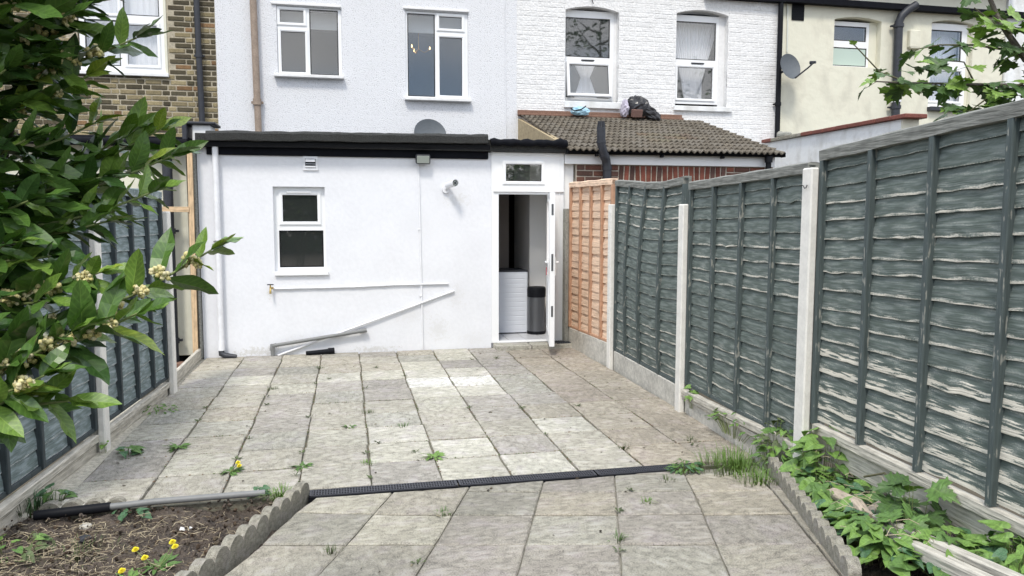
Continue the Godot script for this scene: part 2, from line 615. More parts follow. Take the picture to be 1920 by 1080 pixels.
	mat("steel", Color(0.14, 0.145, 0.155), 0.35).metallic = 0.6
	mat("brass", Color(0.45, 0.33, 0.12), 0.4).metallic = 0.7
	mat("lens", Color(0.02, 0.02, 0.025), 0.15)
	mat("floodglass", Color(0.30, 0.33, 0.30), 0.25)
	mat("appliance", Color(0.66, 0.69, 0.75), 0.45)
	mat("floor_tile", Color(0.62, 0.63, 0.66), 0.3, soft, Vector2(2, 2))
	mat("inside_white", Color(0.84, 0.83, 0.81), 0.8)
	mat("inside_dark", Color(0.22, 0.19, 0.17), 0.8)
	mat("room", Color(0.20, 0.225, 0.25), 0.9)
	mat("net", Color(0.80, 0.82, 0.86), 0.9).backlight_enabled = true
	M.net.backlight = Color(0.4, 0.4, 0.42)
	mat("blind", Color(0.70, 0.74, 0.76), 0.8)
	mat("frosted", Color(0.46, 0.56, 0.50), 0.35)
	mat("red_tag", Color(0.55, 0.03, 0.05), 0.6)
	mat("blue_bag", Color(0.38, 0.55, 0.68), 0.35)
	mat("black_bag", Color(0.022, 0.022, 0.026), 0.3)
	mat("carton", Color(0.16, 0.09, 0.075), 0.8)
	mat("clear_film", Color(0.62, 0.60, 0.66), 0.35)
	mat("slate", Color(0.10, 0.105, 0.12), 0.8, rough, Vector2(1, 1))
	var gl := mat("glass", Color(0.85, 0.92, 0.92), 0.02)
	gl.albedo_color = Color(0.9, 0.95, 0.95, 0.008)
	gl.transparency = BaseMaterial3D.TRANSPARENCY_ALPHA
	var bulb := mat("bulb", Color(1, 0.9, 0.7), 0.5)
	bulb.emission_enabled = true
	bulb.emission = Color(1, 0.85, 0.6)
	bulb.emission_energy_multiplier = 2.0
	# leaves: u along the leaf from its stalk, v across
	var lf := noise(128, 64, 61, 0.06, 3)
	var leaf := paint(128, 64, func(i):
		var u: float = (i % 128) / 128.0
		var w: float = absf((i / 128) / 64.0 - 0.5) * 2.0
		var rib: float = clampf(1.0 - w * 16.0 / (1.15 - u), 0.0, 1.0)
		var vein: float = pow(absf(sin((u * 9.0 - w * 1.6) * PI)), 14.0) * 0.35 * clampf(w * 6.0, 0.0, 1.0)
		var vv: float = 0.42 + 0.22 * (lf[i] / 255.0 - 0.5)
		return Color(vv, vv, vv).lerp(Color(1.0, 0.85, 0.95), maxf(rib * 0.85, vein)))
	var weed := paint(128, 64, func(i):
		var u: float = (i % 128) / 128.0
		var w: float = absf((i / 128) / 64.0 - 0.5) * 2.0
		var rib: float = clampf(1.0 - w * 20.0 / (1.15 - u), 0.0, 1.0)
		var vein: float = pow(absf(sin((u * 7.0 - w * 2.2) * PI)), 16.0) * 0.18 * clampf(w * 6.0, 0.0, 1.0)
		var vv: float = 0.42 + 0.40 * (lf[i] / 255.0 - 0.5)
		return Color(vv * 0.95, vv, vv).lerp(Color(0.75, 0.72, 0.7), maxf(rib * 0.45, vein)))
	for q in [["leaf_dark", 0.025, 0.060, 0.014, 0.30], ["leaf_mid", 0.052, 0.108, 0.020, 0.32], ["leaf_bright", 0.10, 0.175, 0.030, 0.34], ["leaf_lime", 0.18, 0.25, 0.035, 0.36], ["leaf_olive", 0.085, 0.115, 0.03, 0.4],
			["maple_dark", 0.06, 0.115, 0.03, 0.5], ["maple_bright", 0.17, 0.27, 0.05, 0.5], ["weed_green", 0.10, 0.185, 0.045, 0.55], ["weed_fresh", 0.16, 0.27, 0.06, 0.5], ["weed_dull", 0.10, 0.13, 0.05, 0.6], ["weed_blue", 0.07, 0.15, 0.07, 0.5]]:
		var lm := mat(q[0], Color(q[1], q[2], q[3]) * (2.9 if q[0].begins_with("leaf") else 2.4), q[4], leaf if q[0].begins_with("leaf") else weed)
		lm.backlight_enabled = true
		lm.backlight = Color(0.35, 0.42, 0.12) if q[0].begins_with("leaf") else Color(0.5, 0.55, 0.2)
	mat("twig", Color(0.10, 0.095, 0.05), 0.8, wood, Vector2(2, 4))
	mat("green_twig", Color(0.16, 0.20, 0.07), 0.6)
	mat("bark", Color(0.16, 0.14, 0.115), 0.95, rough, Vector2(2, 2), lumps, 1.0)
	mat("blossom", Color(0.66, 0.60, 0.38), 0.7)
	mat("yellow", Color(0.85, 0.74, 0.04), 0.7)


# ---------------------------------------------------------------- paving

var stain := FastNoiseLite.new()


func slab_mesh(poly: PackedVector2Array, top, tint: Color, gap := 0.0046, deep := 0.035) -> MB:
	# one paving slab: slightly uneven outline, worn arris, riven top; poly in x, z; top(x, z) its height
	var m := mb(tint)
	m.turn = rng.randf() < 0.4
	var inner := Geometry2D.offset_polygon(poly, -gap)
	if inner.is_empty():
		return m
	var q: PackedVector2Array = inner[0]
	if Geometry2D.is_polygon_clockwise(q):
		q.reverse()
	var mid := Vector2.ZERO
	for p in q:
		mid += p / q.size()
	var ring := []
	for i in q.size():
		var a := q[i]
		var b := q[(i + 1) % q.size()]
		var k := maxi(1, int(a.distance_to(b) / 0.075))
		for s in k:
			var p := a.lerp(b, float(s) / k)
			ring.append(p + (mid - p).normalized() * rng.randf_range(0.0, 0.0035))
	var lift := rng.randf_range(-0.0035, 0.0035)
	var tx := rng.randf_range(-0.006, 0.006)
	var tz := rng.randf_range(-0.006, 0.006)
	var up := []
	var lip := []
	for p in ring:
		var y: float = top.call(p.x, p.y) + lift + (p.x - mid.x) * tx + (p.y - mid.y) * tz
		var r: Vector2 = p + (mid - p).normalized() * rng.randf_range(0.006, 0.012)
		up.append(Vector3(r.x, y, r.y))
		lip.append(Vector3(p.x, y - rng.randf_range(0.004, 0.008), p.y))
	var c3 := Vector3(mid.x, top.call(mid.x, mid.y) + lift + 0.001, mid.y)
	var first := 0
	for i in ring.size():
		var j := (i + 1) % ring.size()
		m.tri_to(c3, up[i], up[j], Vector3.UP)
		m.quad_to(lip[i], lip[j], up[j], up[i], Vector3(lip[i].x - mid.x, 0.02, lip[i].z - mid.y))
		m.quad_to(lip[i] - Vector3(0, deep, 0), lip[j] - Vector3(0, deep, 0), lip[j], lip[i], Vector3(lip[i].x - mid.x, 0, lip[i].z - mid.y))
	# old stains run on from slab to slab
	for i in m.v.size():
		m.c[i] = tint * (1.0 + 0.22 * stain.get_noise_2d(m.v[i].x, m.v[i].z) + 0.14 * stain.get_noise_2d(m.v[i].x * 4.0 + 30.0, m.v[i].z * 4.0))
	return m


func slab_tint() -> Color:
	var r := rng.randf()
	var v := rng.randf_range(0.93, 1.10)
	if r < 0.30:
		return Color(0.43, 0.415, 0.375) * v
	if r < 0.52:
		return Color(0.405, 0.388, 0.368) * v
	if r < 0.70:
		return Color(0.40, 0.395, 0.365) * v
	if r < 0.86:
		return Color(0.51, 0.50, 0.45) * v
	return Color(0.455, 0.43, 0.38) * v


func build_ground() -> void:
	stain.seed = 91
	stain.frequency = 0.55
	stain.fractal_octaves = 4
	var m := mb()
	m.quad(Vector3(-150, -0.36, 150), Vector3(150, -0.36, 150), Vector3(150, -0.36, -150), Vector3(-150, -0.36, -150))
	var o := structure(obj("ground", m, M.far_soil))
	o.set_meta("label", "bare brown earth under the gardens")
	# bedding below the paving and the earth of the garden
	m = mb(Color(0.22, 0.215, 0.175))
	m.span(Vector3(-1.66, -0.3, -9.46), Vector3(2.86, -0.022, -4.62))
	structure(obj("joint_bed", m, M.concrete)).set_meta("label", "dark gritty bedding in the joints of the patio")
	m = mb(Color(0.60, 0.58, 0.52))
	m.span(Vector3(-1.76, -0.3, -9.46), Vector3(-1.661, -0.020, -4.62))
	m.span(Vector3(-1.95, -0.3, -7.5), Vector3(-1.7605, -0.028, -4.62))
	o = structure(obj("cement_strip", m, M.concrete))
	o.set_meta("label", "strip of grey sand and cement along the left fence")
	var f := FastNoiseLite.new()
	f.seed = 77
	f.frequency = 1.1
	f.fractal_octaves = 5
	m = mb()
	var nx := 110
	var nz := 90
	var pts := []
	var nor := []
	var hh := func(x, z): return near_height(x, z) - 0.055 + 0.075 * f.get_noise_2d(x * 2.0, z * 2.0) + 0.03 * f.get_noise_2d(x * 9.0, z * 9.0) - (0.05 if x > -0.4 and x < 2.2 else 0.0)
	for j in nz + 1:
		for i in nx + 1:
			var x := -2.15 + 5.2 * i / nx
			var z := -4.72 + 4.3 * j / nz
			pts.append(Vector3(x, hh.call(x, z), z))
			nor.append(Vector3(hh.call(x - 0.01, z) - hh.call(x + 0.01, z), 0.02, hh.call(x, z - 0.01) - hh.call(x, z + 0.01)).normalized())
	for j in nz:
		for i in nx:
			var id := [j * (nx + 1) + i, (j + 1) * (nx + 1) + i, (j + 1) * (nx + 1) + i + 1, j * (nx + 1) + i + 1]
			m.soft([pts[id[0]], pts[id[1]], pts[id[2]], pts[id[3]]], [nor[id[0]], nor[id[1]], nor[id[2]], nor[id[3]]], [m.uv_of(pts[id[0]], Vector3.UP), m.uv_of(pts[id[1]], Vector3.UP), m.uv_of(pts[id[2]], Vector3.UP), m.uv_of(pts[id[3]], Vector3.UP)])
	o = structure(obj("garden_soil", m, M.soil))
	o.set_meta("label", "dark crumbly garden soil of the two side beds")
	# the near end of the garden behind the viewer
	m = mb()
	m.quad(Vector3(-3, 0.28, 12), Vector3(4, 0.34, 12), Vector3(4, 0.30, -0.45), Vector3(-3, 0.2, -0.45))
	structure(obj("lawn_soil", m, M.far_soil)).set_meta("label", "earth of the garden behind the viewer")


func build_paving() -> void:
	var patio := setting("patio_paving", "patio of square riven concrete slabs in front of the white extension")
	var flat := func(_x, _z): return 0.0
	var pale := {"6,6": 1, "6,5": 1, "6,7": 1, "5,5": 1, "4,2": 1, "3,7": 1, "7,2": 1, "5,7": 1, "6,0": 1, "5,1": 1}
	for i in 10:
		for j in 11:
			var x := -1.655 + 0.445 * i + 0.006 * sin(j * 2.1 + i)
			var z := -4.655 - 0.4447 * j + 0.008 * sin(i * 1.7 + j * 0.6)
			var z2 := maxf(z - 0.4447, -9.425)
			var poly := PackedVector2Array([Vector2(x, z), Vector2(minf(x + 0.445, 2.835), z), Vector2(minf(x + 0.445, 2.835), z2), Vector2(x, z2)])
			var tint := Color(0.57, 0.56, 0.515) if pale.has("%d,%d" % [i, j]) else slab_tint()
			if i >= 8:
				tint = tint.lerp(Color(0.42, 0.36, 0.30), 0.5)
			if (i == 5 or i == 6) and (j == 6):
				tint = Color(0.70, 0.70, 0.69)
			obj("paving_slab", slab_mesh(poly, flat, tint), M.slab, patio)
	for r in [[1.79, 2.24], [2.245, 2.86]]:
		var poly := PackedVector2Array([Vector2(r[0], -9.17), Vector2(r[1], -9.17), Vector2(r[1], -9.42), Vector2(r[0], -9.42)])
		obj("door_step", slab_mesh(poly, func(_x, _z): return 0.055, Color(0.50, 0.49, 0.45), 0.003, 0.06), M.slab, patio)
	var path := setting("garden_path_paving", "sloping square slabs of the garden path between the two scalloped edgings")
	var region := PackedVector2Array([Vector2(-0.21, -4.515), Vector2(2.66, -4.515), Vector2(2.56, -4.22), Vector2(1.93, -2.5), Vector2(1.55, -1.5), Vector2(-1.0, -1.5), Vector2(-0.57, -3.48), Vector2(-0.3, -4.3)])
	var pb := mb(Color(0.30, 0.29, 0.25))
	for i in 24:
		for j in 24:
			var q := []
			for e in [[0, 0], [0, 1], [1, 1], [1, 0]]:
				var z: float = -4.52 + 3.0 * (j + e[1]) / 24.0
				var x: float = lerpf(-0.22 - 0.26 * (z + 4.52), 2.62 - 0.36 * (z + 4.52), (i + e[0]) / 24.0)
				q.append(Vector3(x, near_height(x, z) - 0.016, z))
			pb.quad(q[0], q[1], q[2], q[3])
	structure(obj("path_bed", pb, M.concrete)).set_meta("label", "dark gritty bedding in the joints of the garden path")
	var u := Vector2(cos(0.3293), sin(0.3293))
	var w := Vector2(-sin(0.3293), cos(0.3293))
	var o := Vector2(1.5206, -4.1278)
	for i in range(-8, 5):
		for j in range(-4, 9):
			var p := o + u * 0.445 * i + w * 0.445 * j
			var s1 := w * (0.445 - rng.randf_range(0.002, 0.006))
			var sq := PackedVector2Array([p, p + u * 0.4455, p + u * 0.4455 + s1, p + s1])
			for part in Geometry2D.intersect_polygons(sq, region):
				if part.size() < 3:
					continue
				var lo := part[0]
				var hi := part[0]
				for q in part:
					lo = lo.min(q)
					hi = hi.max(q)
				if (hi.x - lo.x) < 0.05 or (hi.y - lo.y) < 0.05:
					continue
				obj("paving_slab", slab_mesh(part, func(x, z): return near_height(x, z), slab_tint() * Color(0.84, 0.82, 0.79), 0.0024), M.slab, path)


func build_drain() -> void:
	var t := thing("drain_channel", "black plastic slotted drain channel across the paving", "drain", spot(-0.25, 0, -4.595))
	var m := mb()
	m.span(Vector3(0, -0.09, -0.055), Vector3(2.5, -0.055, 0.055))
	m.span(Vector3(0, -0.06, -0.060), Vector3(2.5, -0.001, -0.054))
	m.span(Vector3(0, -0.06, 0.054), Vector3(2.5, -0.004, 0.060))
	obj("channel", m, M.black, t)
	for k in 3:
		var x0 := 0.005 + 0.90 * k
		var x1 := minf(x0 + 0.89, 2.49)
		m = mb()
		for z in [-0.045, -0.015, 0.015, 0.045]:
			m.span(Vector3(x0, -0.012, z - 0.0045), Vector3(x1, 0.001, z + 0.0045))
		var x := x0
		while x < x1:
			m.span(Vector3(x, -0.012, -0.05), Vector3(minf(x + 0.006, x1), 0.002, 0.05))
			x += 0.0165
		m.span(Vector3(x0, -0.012, -0.05), Vector3(x0 + 0.012, 0.0025, 0.05))
		m.span(Vector3(x1 - 0.012, -0.012, -0.05), Vector3(x1, 0.0025, 0.05))
		obj("grating", m, M.grate, t)
	m = mb()
	m.box(Vector3(0, 0.004, 0), Vector3(0.24, 0.012, 0.17), 0.003)
	for k in 7:
		m.box(Vector3(-0.09 + 0.03 * k, 0.012, 0), Vector3(0.012, 0.006, 0.15))
	tag(obj("drain_cover", m, M.iron, self, spot(2.70, 0.057, -9.29)), "small dark ribbed drain cover beside the open door", "drain cover")


# ---------------------------------------------------------------- windows

func window(house: Node, x0: float, y0: float, x1: float, y1: float, z: float, panes: Array, o := {}) -> MeshInstance3D:
	# panes: [x0, y0, x1, y1, kind]; kind 0 fixed, 1 opening sash, 2 frosted, 3 tilted out
	var holes := []
	for p in panes:
		var g := 0.012 if p[4] != 3 else 0.045
		holes.append([p[0] - g, p[1] - g, p[2] + g, p[3] + g])
	var m := mb()
	m.pierced(x0, y0, x1, y1, z, 0.07, holes)
	var w := obj("window", m, M.upvc, house)
	for p in panes:
		var tilt := Transform3D.IDENTITY
		if p[4] == 3:
			tilt = Transform3D(Basis(), Vector3(0, p[3] + 0.04, z)) * Transform3D(Basis(Vector3(1, 0, 0), -0.16), Vector3.ZERO) * Transform3D(Basis(), Vector3(0, -p[3] - 0.04, -z + 0.012))
		if p[4] == 1 or p[4] == 3:
			m = mb()
			var e := 0.042
			m.pierced(p[0] - e, p[1] - e, p[2] + e, p[3] + e, z + 0.012, 0.03 if p[4] == 1 else 0.06, [[p[0], p[1], p[2], p[3]]])
			m.pierced(p[0] - e + 0.008, p[1] - e + 0.008, p[2] + e - 0.008, p[3] + e - 0.008, z + 0.018, 0.01, [[p[0] - 0.012, p[1] - 0.012, p[2] + 0.012, p[3] + 0.012]])
			obj("sash", m, M.upvc, w, tilt)
		m = mb()
		m.pierced(p[0] - 0.011, p[1] - 0.011, p[2] + 0.011, p[3] + 0.011, z - 0.012, 0.02, [[p[0] + 0.004, p[1] + 0.004, p[2] - 0.004, p[3] - 0.004]])
		obj("gasket", m, M.gasket, w, tilt)
		m = mb()
		m.span(Vector3(p[0] - 0.008, p[1] - 0.008, z - 0.016), Vector3(p[2] + 0.008, p[3] + 0.008, z - 0.012))
		if p[4] != 2:
			m.span(Vector3(p[0] - 0.008, p[1] - 0.008, z - 0.030), Vector3(p[2] + 0.008, p[3] + 0.008, z - 0.026))
		obj("pane", m, M.frosted if p[4] == 2 else M.glass, w, tilt)
	if o.has("sill"):
		var s: Array = o.sill   # x0, y0, x1, y1, depth proud of z, material
		m = mb()
		m.span(Vector3(s[0], s[1], z - 0.06), Vector3(s[2], s[3], z + s[4]), 0.006)
		obj("sill", m, M[s[5]], w)
	if o.has("vent"):
		var q: Array = o.vent
		m = mb()
		m.span(Vector3(q[0], q[1], z + 0.001), Vector3(q[2], q[3], z + 0.03), 0.004)
		obj("trickle_vent", m, M[q[4]], w)
	if o.has("drip"):
		var q: Array = o.drip
		m = mb()
		m.span(Vector3(q[0], q[1], z - 0.02), Vector3(q[2], q[3], z + 0.06), 0.004)
		obj("drip_strip", m, M.white_paint, w)
	return w


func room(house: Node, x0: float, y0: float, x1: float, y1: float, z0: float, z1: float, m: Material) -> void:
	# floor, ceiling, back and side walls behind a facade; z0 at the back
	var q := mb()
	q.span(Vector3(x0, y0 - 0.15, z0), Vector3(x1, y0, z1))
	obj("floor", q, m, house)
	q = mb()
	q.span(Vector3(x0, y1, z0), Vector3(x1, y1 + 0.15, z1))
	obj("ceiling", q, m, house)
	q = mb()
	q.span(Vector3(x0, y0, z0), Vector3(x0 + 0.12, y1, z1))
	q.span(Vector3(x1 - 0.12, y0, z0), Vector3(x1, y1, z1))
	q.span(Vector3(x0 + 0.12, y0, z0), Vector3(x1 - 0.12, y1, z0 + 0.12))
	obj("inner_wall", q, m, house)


func roof_over(house: Node, x0: float, x1: float, y: float) -> void:
	var q := mb()
	q.extrude(PackedVector2Array([Vector2(0.25, y), Vector2(0.25, y + 0.1), Vector2(-4.0, y + 2.6), Vector2(-8.2, y + 0.1), Vector2(-8.2, y)]), -x1, -x0)
	var o := obj("roof", q, M.slate, house)
	o.transform = Transform3D(Basis(Vector3(0, 0, 1), Vector3(0, 1, 0), Vector3(-1, 0, 0)), Vector3(0, 0, ZU))


func brick_box(tint: Color, w: float, h: float, d := 0.05, bev := 0.005) -> MB:
	var m := mb(tint)
	var a := rng.randf_range(-0.002, 0.002)
	m.xf = Transform3D(Basis(Vector3(0, 0, 1), a / w * 2.0), Vector3.ZERO)
	m.box(Vector3(0, 0, -d * 0.5), Vector3(w, h, d), bev)
	return m


func net(called: String, label: String, pts: Array, z: float, pleats: int, deep: float, m: Material, group := "") -> void:
	# a hanging sheet: rows [x0, x1, y] from top down
	var q := mb()
	var nx := pleats * 4
	var rows := []
	var nr := 14
	for r in nr + 1:
		var f := float(r) / nr * (pts.size() - 1)
		var i := mini(int(f), pts.size() - 2)
		var s := f - i
		s = s * s * (3 - 2 * s)
		var a: Array = pts[i]
		var b: Array = pts[i + 1]
		var row := []
		for k in nx + 1:
			var t := float(k) / nx
			var x := lerpf(lerpf(a[0], a[1], t), lerpf(b[0], b[1], t), s)
			row.append(Vector3(x, lerpf(a[2], b[2], s), z + deep * sin(t * pleats * TAU + 0.7 * sin(t * 9.0)) + 0.3 * deep * sin(t * 31.0)))
		rows.append(row)
	for r in nr:
		for k in nx:
			q.quad(rows[r + 1][k], rows[r + 1][k + 1], rows[r][k + 1], rows[r][k])
	var g := Vector3((pts[0][0] + pts[0][1]) * 0.5, pts[-1][2], z)
	var o := obj(called, q, m)
	tag(o, label, "curtain", group)


# ---------------------------------------------------------------- houses

func build_extension() -> void:
	var t := thing("kitchen_extension", "flat roofed white rendered kitchen extension with an open door", "building")
	var m := mb()
	m.uvo = Vector2(1.7, 0.02)
	M.ext_wall.uv1_scale = Vector3(1.0 / 3.5, 1.0 / 2.45, 1)
	m.pierced(-1.665, -0.3, 1.775, 2.45, ZE, 0.24, [[-0.84, 1.0, -0.245, 2.008]])
	obj("wall", m, M.ext_wall, t)
	m = mb()
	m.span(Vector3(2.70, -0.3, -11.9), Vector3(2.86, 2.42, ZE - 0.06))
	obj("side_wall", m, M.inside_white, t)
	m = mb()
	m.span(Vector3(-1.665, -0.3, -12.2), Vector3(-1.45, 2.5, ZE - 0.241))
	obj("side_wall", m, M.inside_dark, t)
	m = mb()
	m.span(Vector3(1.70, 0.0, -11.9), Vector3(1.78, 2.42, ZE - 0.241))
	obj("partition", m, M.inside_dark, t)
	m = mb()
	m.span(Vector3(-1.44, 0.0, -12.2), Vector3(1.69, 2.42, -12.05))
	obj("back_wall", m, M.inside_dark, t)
	m = mb()
	m.span(Vector3(-1.66, 2.46, -11.95), Vector3(2.74, 2.60, ZE + 0.10))
	obj("roof", m, M.felt, t)
	m = mb()
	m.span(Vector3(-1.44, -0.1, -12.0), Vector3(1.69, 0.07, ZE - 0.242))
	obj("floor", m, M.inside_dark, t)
	# lobby behind the door: tiled floor, a white pier, the dark house beyond
	for i in 4:
		for j in 6:
			m = mb(Color(1, 1, 1) * rng.randf_range(0.93, 1.05))
			m.span(Vector3(1.79 + 0.23 * i, 0.0, -9.66 - 0.23 * j), Vector3(2.014 + 0.23 * i, 0.075, -9.436 - 0.23 * j), 0.002)
			obj("floor_tile", m, M.floor_tile, t)
	m = mb()
	m.span(Vector3(2.46, 0.0, -11.2), Vector3(2.695, 2.42, -10.22))
	obj("pier", m, M.inside_white, t)
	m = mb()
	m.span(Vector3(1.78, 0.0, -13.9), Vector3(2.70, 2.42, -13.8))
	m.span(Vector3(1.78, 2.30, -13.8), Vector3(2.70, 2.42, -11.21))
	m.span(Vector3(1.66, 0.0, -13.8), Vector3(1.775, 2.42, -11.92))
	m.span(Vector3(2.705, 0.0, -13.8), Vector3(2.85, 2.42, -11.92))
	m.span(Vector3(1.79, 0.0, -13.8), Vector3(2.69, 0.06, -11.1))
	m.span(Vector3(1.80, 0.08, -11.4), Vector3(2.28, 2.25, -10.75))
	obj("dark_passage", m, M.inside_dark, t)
	# roof edge
	m = mb()
	var f := FastNoiseLite.new()
	f.seed = 5
	f.frequency = 1.3
	var prof := [Vector2(-9.55, 2.57), Vector2(-9.33, 2.625), Vector2(-9.245, 2.62), Vector2(-9.215, 2.59), Vector2(-9.225, 2.515), Vector2(-9.30, 2.51)]
	var nseg := 60
	var last := []
	for i in nseg + 1:
		var x := -1.53 + 3.23 * i / nseg
		var row := []
		for k in prof.size():
			var w := f.get_noise_2d(x * 3.0, k * 4.0) * 0.012
			row.append(Vector3(x, prof[k].y + w + 0.03 * (x + 1.5) / 3.2 + (0.012 * maxf(0.0, f.get_noise_2d(x * 0.8, 20.0))), prof[k].x + w))
		if i:
			for k in prof.size() - 1:
				m.quad(last[k], last[k + 1], row[k + 1], row[k])
		else:
			for k in range(1, prof.size() - 1):
				m.tri(row[0], row[k + 1], row[k])
		if i == nseg:
			for k in range(1, prof.size() - 1):
				m.tri(row[0], row[k], row[k + 1])
		last = row
	obj("felt_edge", m, M.felt, t)
	m = mb()
	m.span(Vector3(-1.555, 2.365, ZE + 0.005), Vector3(1.735, 2.54, ZE + 0.028), 0.003)
	obj("fascia", m, M.black_paint, t)
	m = mb()
	for i in 8:
		var a0 := PI + PI * i / 8.0
		var a1 := PI + PI * (i + 1) / 8.0
		for s in [0.052, 0.046]:
			var p := [Vector3(-1.56, 2.50 + s * sin(a0), -9.345 + s * cos(a0)), Vector3(-1.56, 2.50 + s * sin(a1), -9.345 + s * cos(a1))]
			var e := Vector3(3.30, 0.025, 0)
			m.quad_to(p[0], p[1], p[1] + e, p[0] + e, (p[0] - Vector3(-1.56, 2.50, -9.345)) * (1.0 if s > 0.05 else -1.0))
	for x in [-1.56, 1.737]:
		m.box(Vector3(x, 2.478 + 0.025 * (x + 1.56) / 3.3, -9.345), Vector3(0.006, 0.05, 0.1), 0.002)
	obj("gutter", m, M.black, t)
	# flat roof over the door
	m = mb()
	var pr := []
	var rr := []
	for i in 24:
		pr.append(Vector3(1.745 + 0.965 * i / 23.0, 2.565 + 0.006 * sin(i * 1.9) + 0.004 * i / 23.0, -9.30 + 0.006 * sin(i * 2.7)))
		rr.append(0.043 + 0.007 * sin(i * 1.3) + (0.012 if i > 20 else 0.0))
	m.tube(pr, rr, 12)
	obj("felt_roll", m, M.black_paint, t)
	# kitchen window
	window(t, -0.84, 1.0, -0.245, 2.007, ZE - 0.07, [[-0.738, 1.597, -0.335, 1.912, 1], [-0.775, 1.06, -0.285, 1.478, 0]],
		{"sill": [-0.842, 0.955, -0.220, 1.003, 0.11, "upvc"], "vent": [-0.69, 1.935, -0.41, 1.957, "upvc"]})
	# door frame of white plastic, window above it, panel beside it
	m = mb()
	m.pierced(1.776, 0.06, 2.712, 2.50, ZE + 0.012, 0.07, [[1.868, 0.075, 2.53, 1.937], [1.90, 2.02, 2.50, 2.375]])
	var fr := obj("door_frame", m, M.upvc, t)
	m = mb()
	m.span(Vector3(1.80, 1.965, ZE + 0.013), Vector3(2.712, 1.995, ZE + 0.035), 0.004)
	m.span(Vector3(1.79, 2.42, ZE + 0.013), Vector3(2.705, 2.455, ZE + 0.025), 0.003)
	m.span(Vector3(2.655, 0.07, ZE + 0.013), Vector3(2.662, 2.41, ZE + 0.018))
	m.span(Vector3(1.84, 0.06, ZE - 0.06), Vector3(2.56, 0.078, ZE + 0.045), 0.004)
	obj("frame_trim", m, M.upvc, fr)
	window(t, 1.885, 2.0, 2.524, 2.395, ZE + 0.018, [[1.957, 2.1, 2.418, 2.312, 1]])
	# the open door leaf: hinged on the right, standing out towards the garden
	var d := obj("door", mb_door(0.0), M.upvc, t, Transform3D(Basis(Vector3(0, 1, 0), 1.36), Vector3(2.545, 0.12, ZE + 0.05)))
	m = mb()
	m.span(Vector3(-0.60, 0.98, -0.035), Vector3(-0.14, 1.72, -0.025))
	obj("pane", m, M.glass, d)
	for y in [0.42, 1.0, 1.62]:
		m = mb()
		m.box(Vector3(-0.7515, y, -0.03), Vector3(0.004, 0.2 if y == 1.0 else 0.13, 0.024), 0.001)
		m.box(Vector3(-0.7545, y + 0.01, -0.03), Vector3(0.006, 0.05, 0.012), 0.001)
		obj("lock_plate", m, M.steel, d)
	m = mb()
	for z in [0.012, -0.072]:
		m.box(Vector3(-0.70, 0.95, z), Vector3(0.035, 0.22, 0.012), 0.004)
		m.box(Vector3(-0.645, 1.0, z + (0.03 if z > 0 else -0.03)), Vector3(0.13, 0.022, 0.018), 0.006)
		m.box(Vector3(-0.70, 1.0, z + (0.016 if z > 0 else -0.016)), Vector3(0.022, 0.022, 0.03), 0.004)
	obj("handle", m, M.white_paint, d)


func mb_door(_k: float) -> MB:
	# leaf from its hinge (x = 0) to its free edge (x = -0.75), 60 mm thick
	var m := mb()
	m.pierced(-0.75, 0.0, 0.0, 1.82, 0.0, 0.06, [[-0.60, 0.98, -0.14, 1.72]])
	for z in [0.008, -0.06]:
		m.pierced(-0.62, 0.96, -0.12, 1.74, z, 0.008, [[-0.595, 0.985, -0.145, 1.715]])
		m.pierced(-0.62, 0.12, -0.12, 0.84, z, 0.008, [[-0.59, 0.15, -0.15, 0.81]])
		m.span(Vector3(-0.56, 0.18, z - 0.008), Vector3(-0.18, 0.78, z), 0.003)
	return m


